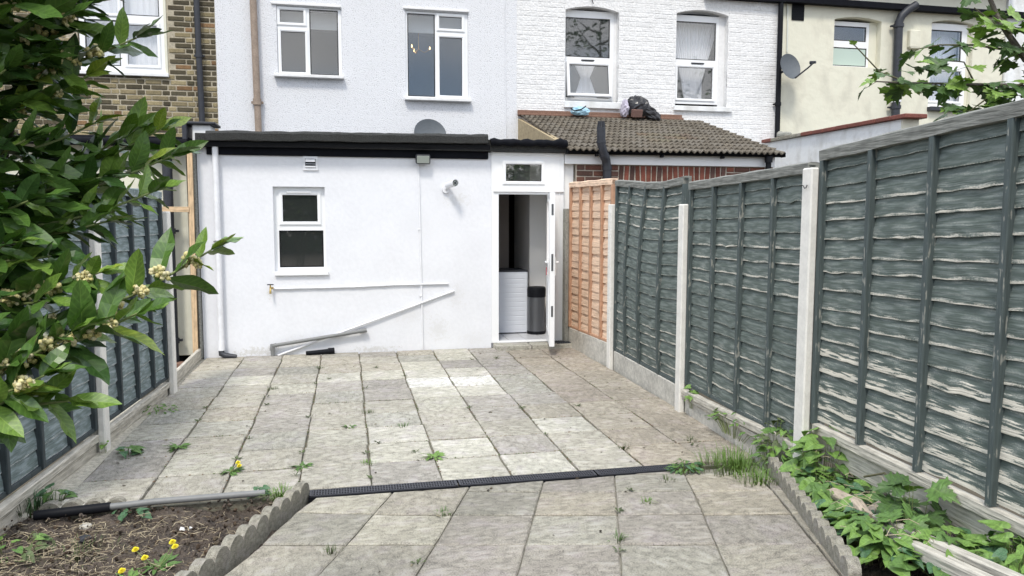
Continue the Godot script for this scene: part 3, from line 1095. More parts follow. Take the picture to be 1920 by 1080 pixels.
func build_pebbledash() -> void:
	var t := thing("pebbledashed_house", "white pebbledashed house with two white framed windows above the extension", "house")
	var m := mb()
	m.pierced(-1.795, 2.5, 2.66, 5.7, ZU, 0.28, [[-0.943, 3.742, -0.014, 4.733], [0.931, 3.47, 1.892, 4.771]])
	obj("wall", m, M.pebbledash, t)
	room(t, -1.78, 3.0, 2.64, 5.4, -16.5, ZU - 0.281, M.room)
	roof_over(t, -1.79, 2.65, 5.7)
	window(t, -0.941, 3.744, -0.016, 4.731, ZU - 0.03, [[-0.897, 4.501, -0.562, 4.684, 1], [-0.89, 3.79, -0.545, 4.374, 1], [-0.468, 3.775, -0.078, 4.70, 0]],
		{"sill": [-0.996, 3.70, 0.006, 3.744, 0.13, "white_paint"], "drip": [-1.01, 4.745, -0.02, 4.775]})
	window(t, 0.933, 3.472, 1.890, 4.769, ZU - 0.03, [[0.973, 3.51, 1.371, 4.726, 0], [1.447, 4.534, 1.797, 4.715, 1], [1.447, 3.525, 1.801, 4.405, 1]],
		{"sill": [0.905, 3.425, 1.930, 3.472, 0.13, "white_paint"], "drip": [0.90, 4.785, 1.90, 4.812]})
	for r in [[-0.92, 4.52, -0.05, 4.74, "left"], [0.95, 4.55, 1.88, 4.78, "right"]]:
		m = mb()
		m.span(Vector3(r[0], r[1], ZU - 0.36), Vector3(r[2], r[3], ZU - 0.345))
		m.span(Vector3(r[0], r[1] - 0.025, ZU - 0.365), Vector3(r[2], r[1], ZU - 0.34), 0.005)
		tag(obj("roller_blind", m, M.blind), "pale rolled up blind behind the %s window of the pebbledashed house" % ("three light square" if r[4] == "left" else "tall right hand"), "blind")
	m = mb()
	m.tube([Vector3(2.47, 5.7, ZU + 0.008), Vector3(2.475, 4.2, ZU + 0.008), Vector3(2.49, 2.7, ZU + 0.008)], [0.007], 6)
	tag(obj("cable", m, M.white_pipe), "thin white cable running down the pebbledash near its right edge", "cable")
	# brown downpipe
	var p := thing("brown_downpipe", "brown painted iron downpipe on the pebbledashed wall, paint flaking", "drainpipe", spot(-1.245, 2.7, ZU + 0.07))
	m = mb()
	m.tube([Vector3(-0.02, 3.0, 0), Vector3(0.005, 0.64, 0)], [0.05], 14)
	m.tube([Vector3(0.005, 0.62, 0), Vector3(0.015, 0.02, 0)], [0.048], 14)
	obj("pipe", m, M.brown_pipe, p)
	m = mb()
	m.tube([Vector3(0.004, 0.58, 0), Vector3(0.004, 0.67, 0)], [0.061], 14)
	m.box(Vector3(0.004, 0.62, -0.03), Vector3(0.17, 0.035, 0.03), 0.004)
	obj("collar", m, M.brown_pipe, p)
	# lamp in the right hand room
	var c := thing("chandelier", "small chandelier with three lit candle bulbs seen through the tall window", "chandelier", spot(1.32, 4.62, -14.0))
	m = mb()
	m.tube([Vector3(0, 0.85, 0), Vector3(0, 0.0, 0)], [0.008], 6)
	for k in 3:
		var a := TAU * k / 3.0 + 0.2
		m.tube([Vector3(0, 0.02, 0), Vector3(0.1 * cos(a), -0.04, 0.1 * sin(a)), Vector3(0.2 * cos(a), 0.01, 0.2 * sin(a))], [0.007], 6)
	obj("arms", m, M.brass, c)
	for k in 3:
		var a := TAU * k / 3.0 + 0.2
		m = mb()
		m.lathe([Vector2(0.001, 0), Vector2(0.013, 0.012), Vector2(0.012, 0.028), Vector2(0.001, 0.06)], 10, true)
		obj("bulb", m, M.bulb, c, spot(0.2 * cos(a), 0.01, 0.2 * sin(a)))
		var l := OmniLight3D.new()
		l.name = "bulb_lamp_%d" % (k + 1)
		l.light_color = Color(1, 0.85, 0.6)
		l.light_energy = 0.012
		l.light_size = 0.015
		l.omni_range = 6.0
		l.omni_attenuation = 2.0
		l.shadow_enabled = true
		l.position = Vector3(0.2 * cos(a), 0.04, 0.2 * sin(a))
		c.add_child(l)
	# grey dish standing on the flat roof
	dish("grey satellite dish standing on the flat roof, seen from behind", Transform3D(Basis(Vector3(1, 0, 0), -0.35) * Basis(Vector3(0, 1, 0), 0.15), Vector3(1.245, 2.87, ZU + 0.35)), 0.25, 0.245, false, 2.6)


func dish(label: String, at: Transform3D, rx: float, ry: float, arm: bool, foot := 0.0) -> void:
	var d := thing("satellite_dish", label, "satellite dish", at)
	var m := mb()
	var sides := 28
	var last := []
	for r in 6:
		var ring := []
		for k in sides:
			var a := TAU * k / sides
			var s := r / 5.0
			ring.append(Vector3(rx * s * cos(a), ry * s * sin(a), 0.055 * s * s))
		if r:
			for k in sides:
				var j := (k + 1) % sides
				m.quad(last[k], ring[k], ring[j], last[j])
				m.quad(last[j] - Vector3(0, 0, 0.004), ring[j] - Vector3(0, 0, 0.004), ring[k] - Vector3(0, 0, 0.004), last[k] - Vector3(0, 0, 0.004))
		last = ring
	for k in sides:
		var j := (k + 1) % sides
		m.quad(last[k], last[k] - Vector3(0, 0, 0.004), last[j] - Vector3(0, 0, 0.004), last[j])
	obj("reflector", m, M.dish, d)
	m = mb()
	if arm:
		m.tube([Vector3(0.05, -ry * 0.93, 0.05), Vector3(0.18, -ry * 0.5, 0.24), Vector3(0.24, -ry * 0.25, 0.32)], [0.013], 8)
		m.tube([Vector3(0.26, -0.06, 0.34), Vector3(0.22, -0.03, 0.26)], [0.022, 0.03], 10)
		m.tube([Vector3(0, 0, -0.01), Vector3(0, 0, -0.10), Vector3(-0.02, 0, -0.22)], [0.02], 8)
	else:
		var down := at.basis.inverse() * Vector3(0, -1, 0)
		m.tube([Vector3(0, 0, -0.005), Vector3(0, 0, -0.06)], [0.03], 8)
		m.tube([Vector3(0, 0, -0.06), Vector3(0, 0, -0.06) + down * (at.origin.y - foot + 0.02)], [0.018], 8)
	obj("arm" if arm else "mast", m, M.iron, d)


func curved_head(x0: float, x1: float, y: float, top: float, rise: float, z: float, m: Material, house: Node) -> void:
	# masonry above an opening: flat above, the underside a shallow arch
	var p := PackedVector2Array()
	for k in 13:
		var s := k / 12.0
		p.append(Vector2(lerpf(x0, x1, s), y + rise * (1.0 - pow(2.0 * s - 1.0, 2.0))))
	p.append(Vector2(x1, top))
	p.append(Vector2(x0, top))
	var q := mb()
	q.extrude(p, z - 0.24, z)
	obj("arch", q, m, house)


func build_brick_house() -> void:
	var t := thing("yellow_brick_house", "old yellow stock brick house with soot darkened bricks behind the bay shrub", "house")
	var m := mb()
	var hole := [-3.62, 3.68, -2.45, 5.15]
	m.pierced(-6.6, 2.2, -1.797, 5.7, ZU - 0.008, 0.28, [hole])
	obj("wall", m, M.mortar, t)
	var rest := []
	var single := 0
	for j in 38:
		var y := 2.82 + 0.075 * j
		var x := -1.80
		var head := j % 2 == 0
		while x > -6.5:
			var w := (0.1 if head else 0.215) * rng.randf_range(0.97, 1.02)
			if x == -1.80 and head:
				w = 0.065
			var cx := x - w * 0.5
			x -= w + 0.0115
			head = not head
			if cx + w * 0.5 > hole[0] and cx - w * 0.5 < hole[2] and y + 0.032 > hole[1] and y - 0.032 < hole[3]:
				continue
			var s := rng.randf()
			var sooty := 0.62 if cx > -2.5 and y > 3.35 else 0.30
			var tint := Color(0.125, 0.105, 0.065) if s < sooty else (Color(0.40, 0.33, 0.19) if s < 0.95 else Color(0.30, 0.18, 0.09))
			tint = tint * rng.randf_range(0.75, 1.25)
			var at := Transform3D(Basis(), Vector3(cx, y, ZU + rng.randf_range(-0.003, 0.004)))
			if single < 300 and cx > -3.7 and y < 5.0 and y > 2.9:
				obj("brick", brick_box(tint, w - 0.003, 0.059, 0.04, 0.007), M.brick, t, at)
				single += 1
			else:
				rest.append([at, tint, w])
	m = mb()
	for r in rest:
		m.col = r[1]
		m.xf = r[0]
		m.box(Vector3(0, 0, -0.02), Vector3(r[2], 0.0635, 0.04), 0.005)
	stuff(obj("brickwork", m, M.brick, t))
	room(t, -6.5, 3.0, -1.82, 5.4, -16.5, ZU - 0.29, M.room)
	roof_over(t, -6.6, -1.80, 5.7)
	window(t, -3.60, 3.69, -2.49, 5.14, ZU - 0.03, [[-2.985, 3.805, -2.587, 4.358, 1], [-3.012, 4.50, -2.56, 5.06, 0], [-3.52, 3.79, -3.09, 4.40, 0], [-3.52, 4.50, -3.09, 5.06, 1]], {"sill": [-3.64, 3.64, -2.44, 3.69, 0.08, "white_paint"]})
	m = mb()
	m.span(Vector3(-2.488, 3.69, ZU - 0.1), Vector3(-2.452, 5.14, ZU + 0.002), 0.003)
	obj("window_mastic", m, M.cream, t)
	net("net_curtain", "white lace curtain behind the window of the brick house", [[-3.6, -2.47, 5.12], [-3.6, -2.47, 3.7]], ZU - 0.17, 13, 0.006, M.net)
	pipe("black_downpipe", "black iron downpipe on the yellow brick wall", [Vector3(-2.03, 5.7, ZU + 0.07), Vector3(-2.02, 4.0, ZU + 0.07), Vector3(-2.005, 2.85, ZU + 0.07)], 0.042, M.iron, [0.52], "drainpipe")
	# its rear extension, cream, beyond the left boundary
	var e := thing("cream_rear_extension", "cream rendered rear extension of the brick house beyond the left fence", "building")
	m = mb()
	m.span(Vector3(-5.5, 0.02, -11.9), Vector3(-1.80, 2.46, -9.52), 0.004)
	obj("wall", m, M.cream, e)
	m = mb()
	m.span(Vector3(-5.4, -0.36, -11.9), Vector3(-1.95, 0.019, -9.66))
	obj("base", m, M.black_paint, e)
	m = mb()
	m.span(Vector3(-5.6, 2.46, -11.92), Vector3(-1.74, 2.56, -9.42), 0.01)
	m.tube([Vector3(-5.6, 2.50, -9.37), Vector3(-1.75, 2.485, -9.37)], [0.05], 10)
	obj("roof", m, M.black_paint, e)
	m = mb()
	m.span(Vector3(-1.70, 2.47, -9.72), Vector3(-1.50, 2.70, -9.40), 0.012)
	obj("parapet", m, M.white_render, e)
	m = mb()
	m.box(Vector3(-1.61, 2.715, -9.55), Vector3(0.34, 0.03, 0.40), 0.008)
	m.box(Vector3(-1.775, 2.62, -9.52), Vector3(0.05, 0.22, 0.34), 0.008)
	m.box(Vector3(-1.69, 2.455, -9.36), Vector3(0.20, 0.06, 0.10), 0.01)
	obj("flashing", m, M.iron, e)
	pipe("soil_pipe", "black plastic soil pipe in front of the cream extension beyond the left fence", [Vector3(-1.98, 2.48, -9.40), Vector3(-1.985, 1.3, -9.40), Vector3(-1.99, -0.34, -9.40)], 0.055, M.iron, [0.42, 0.83], "drainpipe")
	m = mb()
	m.box(Vector3(-2.0, -0.075, -9.36), Vector3(0.26, 0.09, 0.12), 0.01)
	tag(obj("loose_brick", m, M.terracotta), "pink brick wedged behind the soil pipe over the dark gap", "brick")
	var tf := thing("boundary_timber", "new pale timber upright with a short cross rail against the left boundary", "timber frame")
	m = mb()
	m.bar(Vector3(-1.716, 2.42, -9.30), Vector3(-1.733, 0.02, -9.30), 0.04, 0.055, 0.002, Vector3(1, 0, 0))
	m.turn = true
	obj("upright", m, M.new_wood, tf)
	m = mb()
	m.bar(Vector3(-2.06, 1.735, -9.275), Vector3(-1.74, 1.735, -9.275), 0.02, 0.06, 0.002)
	obj("cross_rail", m, M.new_wood, tf)
	m = mb()
	m.span(Vector3(-1.692, 0.0, -9.48), Vector3(-1.672, 2.40, -9.33), 0.002)
	tag(obj("boundary_board", m, M.grey_wood), "dark weathered board in the gap between timber upright and white wall", "board")


func pipe(called: String, label: String, pts: Array, r: float, m: Material, collars: Array, category: String, group := "") -> Node3D:
	var mid: Vector3 = pts[0]
	var t := thing(called, label, category, Transform3D(Basis(), pts[-1]), group)
	var loc := []
	for p in pts:
		loc.append(p - pts[-1])
	var q := mb()
	q.tube(loc, [r], 14)
	obj("pipe", q, m, t)
	for s in collars:
		var f: float = s * (loc.size() - 1)
		var i := mini(int(f), loc.size() - 2)
		var a: Vector3 = loc[i].lerp(loc[i + 1], f - i)
		var d: Vector3 = (loc[i + 1] - loc[i]).normalized()
		q = mb()
		q.tube([a - d * 0.03, a + d * 0.03], [r * 1.22], 14)
		if absf(d.y) > 0.8:
			q.box(a - Vector3(0, 0, r * 0.7), Vector3(r * 3.4, 0.028, r * 0.7), 0.003)
		obj("collar", q, m, t)
	return t


func build_painted_house() -> void:
	var t := thing("painted_brick_house", "white painted brick house with two arched sash windows above a tiled lean-to", "house")
	var m := mb()
	var holes := [[3.452, 3.50, 4.348, 5.0], [5.338, 3.485, 6.262, 5.05]]
	m.pierced(2.66, 2.2, 7.20, 5.7, ZU - 0.0045, 0.28, holes)
	obj("wall", m, M.white_brick, t)
	var rest := []
	var single := 0
	for j in 40:
		var y := 2.80 + 0.075 * j
		var x := 2.663
		var k := j % 2
		while x < 7.18:
			var head := k % 2 == 1
			var w := (0.104 if head else 0.218) * rng.randf_range(0.97, 1.03)
			if x + w > 7.14:
				w = 7.195 - x
			var x0 := x
			var x1 := x + w
			x += w + 0.003
			k += 1
			var bits := [[x0, x1]]
			for h in holes:
				if y + 0.034 < h[1] or y - 0.034 > h[3] + 0.02:
					continue
				var keep := []
				for b in bits:
					if b[0] < h[0] - 0.02:
						keep.append([b[0], minf(b[1], h[0])])
					if b[1] > h[2] + 0.02:
						keep.append([maxf(b[0], h[2]), b[1]])
				bits = keep
			for b in bits:
				var bw: float = b[1] - b[0]
				if bw < 0.02:
					continue
				var at := Transform3D(Basis(), Vector3((b[0] + b[1]) * 0.5, y + rng.randf_range(-0.002, 0.002), ZU + rng.randf_range(-0.0025, 0.0015)))
				var tint := Color(1, 1, 1) * rng.randf_range(0.95, 1.03)
				if single < 300 and y > 3.28 and y < 5.05 and bw > 0.06 and b[0] < 5.4:
					obj("brick", brick_box(tint, bw, rng.randf_range(0.069, 0.0735), 0.03, rng.randf_range(0.006, 0.010)), M.white_brick, t, at)
					single += 1
				else:
					rest.append([at, bw, tint])
	m = mb()
	for r in rest:
		m.xf = r[0]
		m.col = r[2]
		m.box(Vector3(0, 0, -0.015), Vector3(r[1], 0.072, 0.03), 0.008)
	stuff(obj("brickwork", m, M.white_brick, t))
	for h in holes:
		curved_head(h[0], h[2], h[3] - 0.075, h[3] + 0.012, 0.07, ZU - 0.004, M.white_brick, t)
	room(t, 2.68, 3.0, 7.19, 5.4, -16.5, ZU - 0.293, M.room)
	roof_over(t, 2.66, 7.20, 5.7)
	var zf := ZU - 0.12
	window(t, 3.452, 3.53, 4.30, 4.95, zf, [[3.50, 4.235, 4.225, 4.83, 0], [3.545, 3.625, 4.205, 4.10, 3]], {"sill": [3.43, 3.395, 4.37, 3.50, 0.17, "white_render"], "vent": [3.75, 4.165, 3.97, 4.183, "iron"]})
	window(t, 5.338, 3.54, 6.15, 4.98, zf, [[5.375, 4.275, 6.09, 4.87, 0], [5.42, 3.63, 6.055, 4.14, 1]], {"sill": [5.31, 3.405, 6.345, 3.485, 0.17, "white_render"], "vent": [5.66, 4.20, 5.89, 4.216, "iron"]})
	# inner edges that narrow the reveals on the right
	m = mb()
	m.span(Vector3(4.30, 3.50, zf - 0.12), Vector3(4.347, 4.95, zf + 0.004))
	obj("reveal", m, M.white_paint, t)
	m = mb()
	m.span(Vector3(6.15, 3.50, zf - 0.12), Vector3(6.261, 5.0, zf + 0.004))
	obj("reveal", m, M.white_paint, t)
	net("net_curtain", "sheer curtain gathered in the middle behind the open tilted sash", [[3.66, 4.10, 4.22], [3.82, 3.98, 3.95], [3.70, 4.12, 3.58]], ZU - 0.36, 14, 0.014, M.net)
	net("net_curtain", "white net curtain swept in like a fan behind the right hand arched window", [[5.34, 6.26, 4.92], [5.52, 6.06, 4.25], [5.60, 5.98, 3.95], [5.66, 5.98, 3.6]], ZU - 0.36, 16, 0.014, M.net)
	m = mb()
	for i in 5:
		for j in 4:
			if (i + j) % 2 == 0:
				m.box(Vector3(6.77 + 0.035 * i, 5.12 + 0.028 * j, ZU + 0.006), Vector3(0.03, 0.022, 0.012), 0.003)
	m.box(Vector3(6.84, 5.16, ZU + 0.001), Vector3(0.2, 0.13, 0.006))
	obj("air_brick", m, M.white_brick, t)
	m = mb()
	m.tube([Vector3(3.86, 5.3, ZU + 0.02), Vector3(3.87, 5.12, ZU + 0.02), Vector3(3.90, 5.03, ZU + 0.03)], [0.006], 6)
	obj("wire", m, M.black, t)
	m = mb()
	m.span(Vector3(5.8, 5.225, ZU + 0.003), Vector3(7.22, 5.30, ZU + 0.12))
	m.span(Vector3(7.22, 5.235, ZU + 0.003), Vector3(12.6, 5.33, ZU + 0.12))
	tag(obj("eaves_gutter", m, M.black_paint), "long black eaves gutter along the top of the two right hand houses", "gutter")
	pipe("black_downpipe", "slim black downpipe with a collar between the white and the cream house", [Vector3(7.17, 5.24, ZU + 0.07), Vector3(7.172, 3.9, ZU + 0.07), Vector3(7.185, 2.2, ZU + 0.07)], 0.042, M.black, [0.6], "drainpipe")
	build_lean_to()


func build_lean_to() -> void:
	var t := thing("tiled_lean_to", "red brick lean-to with a brown tiled roof and white fascia behind the fence", "building")
	var m := mb()
	m.span(Vector3(2.88, 0.0, ZE - 0.3), Vector3(5.66, 2.33, ZE - 0.012))
	obj("wall", m, M.red_mortar, t)
	m = mb()
	m.extrude(PackedVector2Array([Vector2(-11.94, 2.2), Vector2(ZE - 0.31, 2.2), Vector2(ZE - 0.31, 2.36), Vector2(-11.94, 3.15)]), -5.66, -5.56)
	m.span(Vector3(-11.94, 0.0, -5.66), Vector3(ZE - 0.31, 2.19, -5.56))
	obj("side_wall", m, M.white_render, t, Transform3D(Basis(Vector3(0, 0, 1), Vector3(0, 1, 0), Vector3(-1, 0, 0)), Vector3.ZERO))
	m = mb()
	m.turn = true
	m.extrude(PackedVector2Array([Vector2(-11.94, 2.61), Vector2(-9.62, 2.61), Vector2(-9.62, 2.63), Vector2(-11.94, 3.20)]), -2.765, -2.68, 0.004)
	obj("cheek_board", m, M.old_board, t, Transform3D(Basis(Vector3(0, 0, 1), Vector3(0, 1, 0), Vector3(-1, 0, 0)), Vector3.ZERO))
	for j in 10:
		var y := 2.285 - 0.075 * j
		var runs := [[2.89, 3.45], [4.975, 5.655]] if j < 3 else [[2.89, 5.655]]
		for r in runs:
			var x: float = r[0]
			var head := j % 2 == 0
			while x < r[1] - 0.03:
				var w := minf((0.103 if head and x == r[0] else 0.215) * rng.randf_range(0.98, 1.02), r[1] - x)
				var tint := Color(0.24, 0.085, 0.055) if rng.randf() < 0.6 else Color(0.15, 0.075, 0.06)
				if r[0] < 3.0 and r[1] < 4.0:
					tint = tint.lerp(Color(0.14, 0.085, 0.07), 0.5)
				obj("brick", brick_box(tint * rng.randf_range(0.75, 1.25), w - 0.002, 0.0605), M.brick, t, Transform3D(Basis(), Vector3(x + w * 0.5, y, ZE + rng.randf_range(-0.002, 0.002))))
				x += w + 0.011
	for k in 20:
		var tint := Color(0.24, 0.08, 0.055) if rng.randf() < 0.6 else Color(0.14, 0.075, 0.065)
		obj("soldier_brick", brick_box(tint * rng.randf_range(0.7, 1.3), 0.0575, 0.210), M.brick, t, Transform3D(Basis(), Vector3(3.455 + 0.0755 * k + 0.033, 2.211, ZE + rng.randf_range(-0.002, 0.003))))
	# fascia, gutter with its brackets and outlet
	m = mb()
	m.span(Vector3(2.72, 2.325, ZE - 0.01), Vector3(5.66, 2.475, ZE + 0.03), 0.003)
	obj("fascia", m, M.upvc, t)
	m = mb()
	for i in 8:
		var a0 := PI + PI * i / 8.0
		var a1 := PI + PI * (i + 1) / 8.0
		var p := [Vector3(2.72, 2.495 + 0.055 * sin(a0), -9.325 + 0.055 * cos(a0)), Vector3(2.72, 2.495 + 0.055 * sin(a1), -9.325 + 0.055 * cos(a1))]
		m.quad_to(p[0], p[1], p[1] + Vector3(3.01, 0.01, 0), p[0] + Vector3(3.01, 0.01, 0), p[0] - Vector3(2.72, 2.495, -9.325))
		m.quad_to(p[0] * 1.0, p[1] * 1.0, p[1] + Vector3(3.01, 0.01, 0), p[0] + Vector3(3.01, 0.01, 0), Vector3(2.72, 2.495, -9.325) - p[0])
	m.span(Vector3(2.715, 2.44, -9.375), Vector3(2.72, 2.5, -9.27))
	m.span(Vector3(5.73, 2.45, -9.38), Vector3(5.737, 2.51, -9.27))
	for x in [3.12, 4.0, 4.85]:
		m.box(Vector3(x, 2.435, -9.33), Vector3(0.03, 0.03, 0.09), 0.006)
	obj("gutter", m, M.black, t)
	m = mb()
	m.tube([Vector3(5.52, 2.46, -9.325), Vector3(5.52, 2.0, -9.33)], [0.036], 12)
	m.tube([Vector3(5.52, 2.46, -9.325), Vector3(5.52, 2.38, -9.325)], [0.055, 0.05], 12)
	obj("outlet_pipe", m, M.black, t)
	# roof: each tile a double roll
	var a := atan2(0.765, 2.65)
	var along := Basis(Vector3(1, 0, 0), a)
	m = mb()
	m.box(Vector3(0, -0.035, -1.40), Vector3(2.98, 0.02, 2.76))
	obj("roof_deck", m, M.inside_dark, t, Transform3D(along, Vector3(4.21, 2.50, -9.28)))
	for i in 18:
		for j in 12:
			m = mb(Color(1, 0.97, 0.92) * rng.randf_range(0.72, 1.3))
			if i > 7 and i < 13 and j > 2 and j < 6:
				m.col = m.col.lerp(Color(1.7, 1.0, 0.75), rng.randf() * 0.7)
			var lo := []
			var hi := []
			var no := []
			for k in 13:
				var x := 0.166 * (k / 12.0 - 0.5)
				var ph := TAU * k / 6.0
				lo.append(Vector3(x, 0.034 + 0.015 * cos(ph), 0.0))
				hi.append(Vector3(x, 0.008 + 0.015 * cos(ph), -0.255))
				no.append(Vector3(0.015 * TAU / 0.083 * sin(ph), 1.0, 0.1).normalized())
			for k in 12:
				m.soft([lo[k], lo[k + 1], hi[k + 1], hi[k]], [no[k], no[k + 1], no[k + 1], no[k]], [m.uv_of(lo[k], Vector3.UP), m.uv_of(lo[k + 1], Vector3.UP), m.uv_of(hi[k + 1], Vector3.UP), m.uv_of(hi[k], Vector3.UP)])
				var d := Vector3(0, -0.016, 0.0)
				m.quad(lo[k] + d, lo[k + 1] + d, lo[k + 1], lo[k])
				m.quad(lo[k + 1] + d, lo[k] + d, hi[k] + d, hi[k + 1] + d)
			m.quad(hi[0] + Vector3(0, -0.016, 0), lo[0] + Vector3(0, -0.016, 0), lo[0], hi[0])
			m.quad(lo[12] + Vector3(0, -0.016, 0), hi[12] + Vector3(0, -0.016, 0), hi[12], lo[12])
			var at := Transform3D(along, Vector3(4.21, 2.50, -9.28)) * Transform3D(Basis(Vector3(0, 1, 0), rng.randf_range(-0.012, 0.012)), Vector3(-1.415 + 0.1665 * i, -0.02 + rng.randf_range(-0.003, 0.003), 0.03 - 0.2265 * j))
			obj("roof_tile", m, M.tile, t, at)
	m = mb()
	m.span(Vector3(2.67, 3.24, ZU + 0.013), Vector3(5.45, 3.335, ZU + 0.045), 0.006)
	m.bar(Vector3(2.67, 3.26, ZU + 0.06), Vector3(5.45, 3.26, ZU + 0.06), 0.09, 0.03, 0.005)
	obj("flashing", m, M.terracotta, t)
	# vent pipe rising past the gutter
	var f := thing("vent_pipe", "black plastic vent pipe with a slotted top bending up past the lean-to gutter", "vent pipe", spot(3.20, 2.05, ZE + 0.16))
	m = mb()
	m.tube([Vector3(0.06, -0.3, -0.06), Vector3(0.06, 0.22, -0.06), Vector3(0.03, 0.33, -0.03), Vector3(-0.02, 0.43, 0.0), Vector3(-0.05, 0.52, 0.02), Vector3(-0.055, 0.72, 0.02)], [0.055], 16)
	obj("pipe", m, M.iron, f)
	for s in [[Vector3(0.06, 0.20, -0.06), Vector3(0.058, 0.25, -0.058)], [Vector3(0.02, 0.345, -0.02), Vector3(-0.005, 0.39, -0.008)], [Vector3(-0.051, 0.53, 0.02), Vector3(-0.053, 0.56, 0.02)]]:
		m = mb()
		m.tube(s, [0.061], 16)
		obj("socket", m, M.iron, f)
	m = mb()
	for k in 14:
		var an := TAU * k / 14.0
		m.bar(Vector3(-0.055 + 0.05 * cos(an), 0.72, 0.02 + 0.05 * sin(an)), Vector3(-0.055 + 0.038 * cos(an), 0.80, 0.02 + 0.038 * sin(an)), 0.009, 0.006, 0.0, Vector3(cos(an), 0, sin(an)))
	obj("slotted_top", m, M.iron, f)


func crumple(rx: float, ry: float, rz: float, sd: int, amp: float, tint := Color(1, 1, 1), base := -0.75) -> MB:
	var f := FastNoiseLite.new()
	f.seed = sd
	f.frequency = 1.6
	f.fractal_octaves = 3
	f.noise_type = FastNoiseLite.TYPE_CELLULAR
	f.cellular_return_type = FastNoiseLite.RETURN_DISTANCE2_SUB
	var m := mb(tint)
	var rows := []
	for j in 15:
		var th := PI * j / 14.0
		var row := []
		for i in 25:
			var ph := TAU * (i % 24) / 24.0
			var d := Vector3(sin(th) * cos(ph), cos(th), sin(th) * sin(ph))
			var k := 1.0 + amp * (f.get_noise_3dv(d * 1.4) + 0.75)
			var p := d * k
			p.y = maxf(p.y, base)
			row.append(p * Vector3(rx, ry, rz))
		rows.append(row)
	for j in 14:
		for i in 24:
			m.quad(rows[j + 1][i + 1], rows[j + 1][i], rows[j][i], rows[j][i + 1])
	return m


func build_roof_rubbish() -> void:
	var b := thing("blue_carrier_bag", "crumpled pale blue carrier bag on the lean-to roof under the tilted window", "bag", Transform3D(Basis(Vector3(1, 0, 0), 0.28), Vector3(3.64, 3.315, ZU + 0.2)))
	obj("bag", crumple(0.15, 0.075, 0.10, 3, 0.6, Color(0.9, 1.0, 1.1)), M.blue_bag, b)
	var m := mb()
	m.tube([Vector3(-0.17, 0.05, 0.06), Vector3(-0.12, 0.02, 0.11), Vector3(-0.02, 0.05, 0.13), Vector3(0.06, 0.10, 0.10)], [0.011], 6)
	obj("handle", m, M.black, b)
	b = thing("black_refuse_bag", "slumped black plastic refuse bag with cartons and clear film on the lean-to roof", "refuse bag", Transform3D(Basis(Vector3(1, 0, 0), 0.28), Vector3(4.58, 3.40, ZU + 0.24)))
	obj("bag", crumple(0.20, 0.18, 0.15, 8, 0.6), M.black_bag, b)
	obj("trailing_corner", crumple(0.20, 0.10, 0.12, 12, 0.8), M.black_bag, b, Transform3D(Basis(Vector3(0, 0, 1), -0.6), Vector3(0.24, -0.10, 0.03)))
	m = mb()
	m.xf = Transform3D(Basis(Vector3(0, 1, 0), 0.2), Vector3(-0.05, -0.07, 0.15))
	m.box(Vector3.ZERO, Vector3(0.17, 0.12, 0.08), 0.006)
	obj("carton", m, M.carton, b)
	obj("clear_film", crumple(0.065, 0.15, 0.09, 15, 0.8, Color(0.8, 0.78, 0.85)), M.clear_film, b, spot(-0.22, -0.03, 0.03))


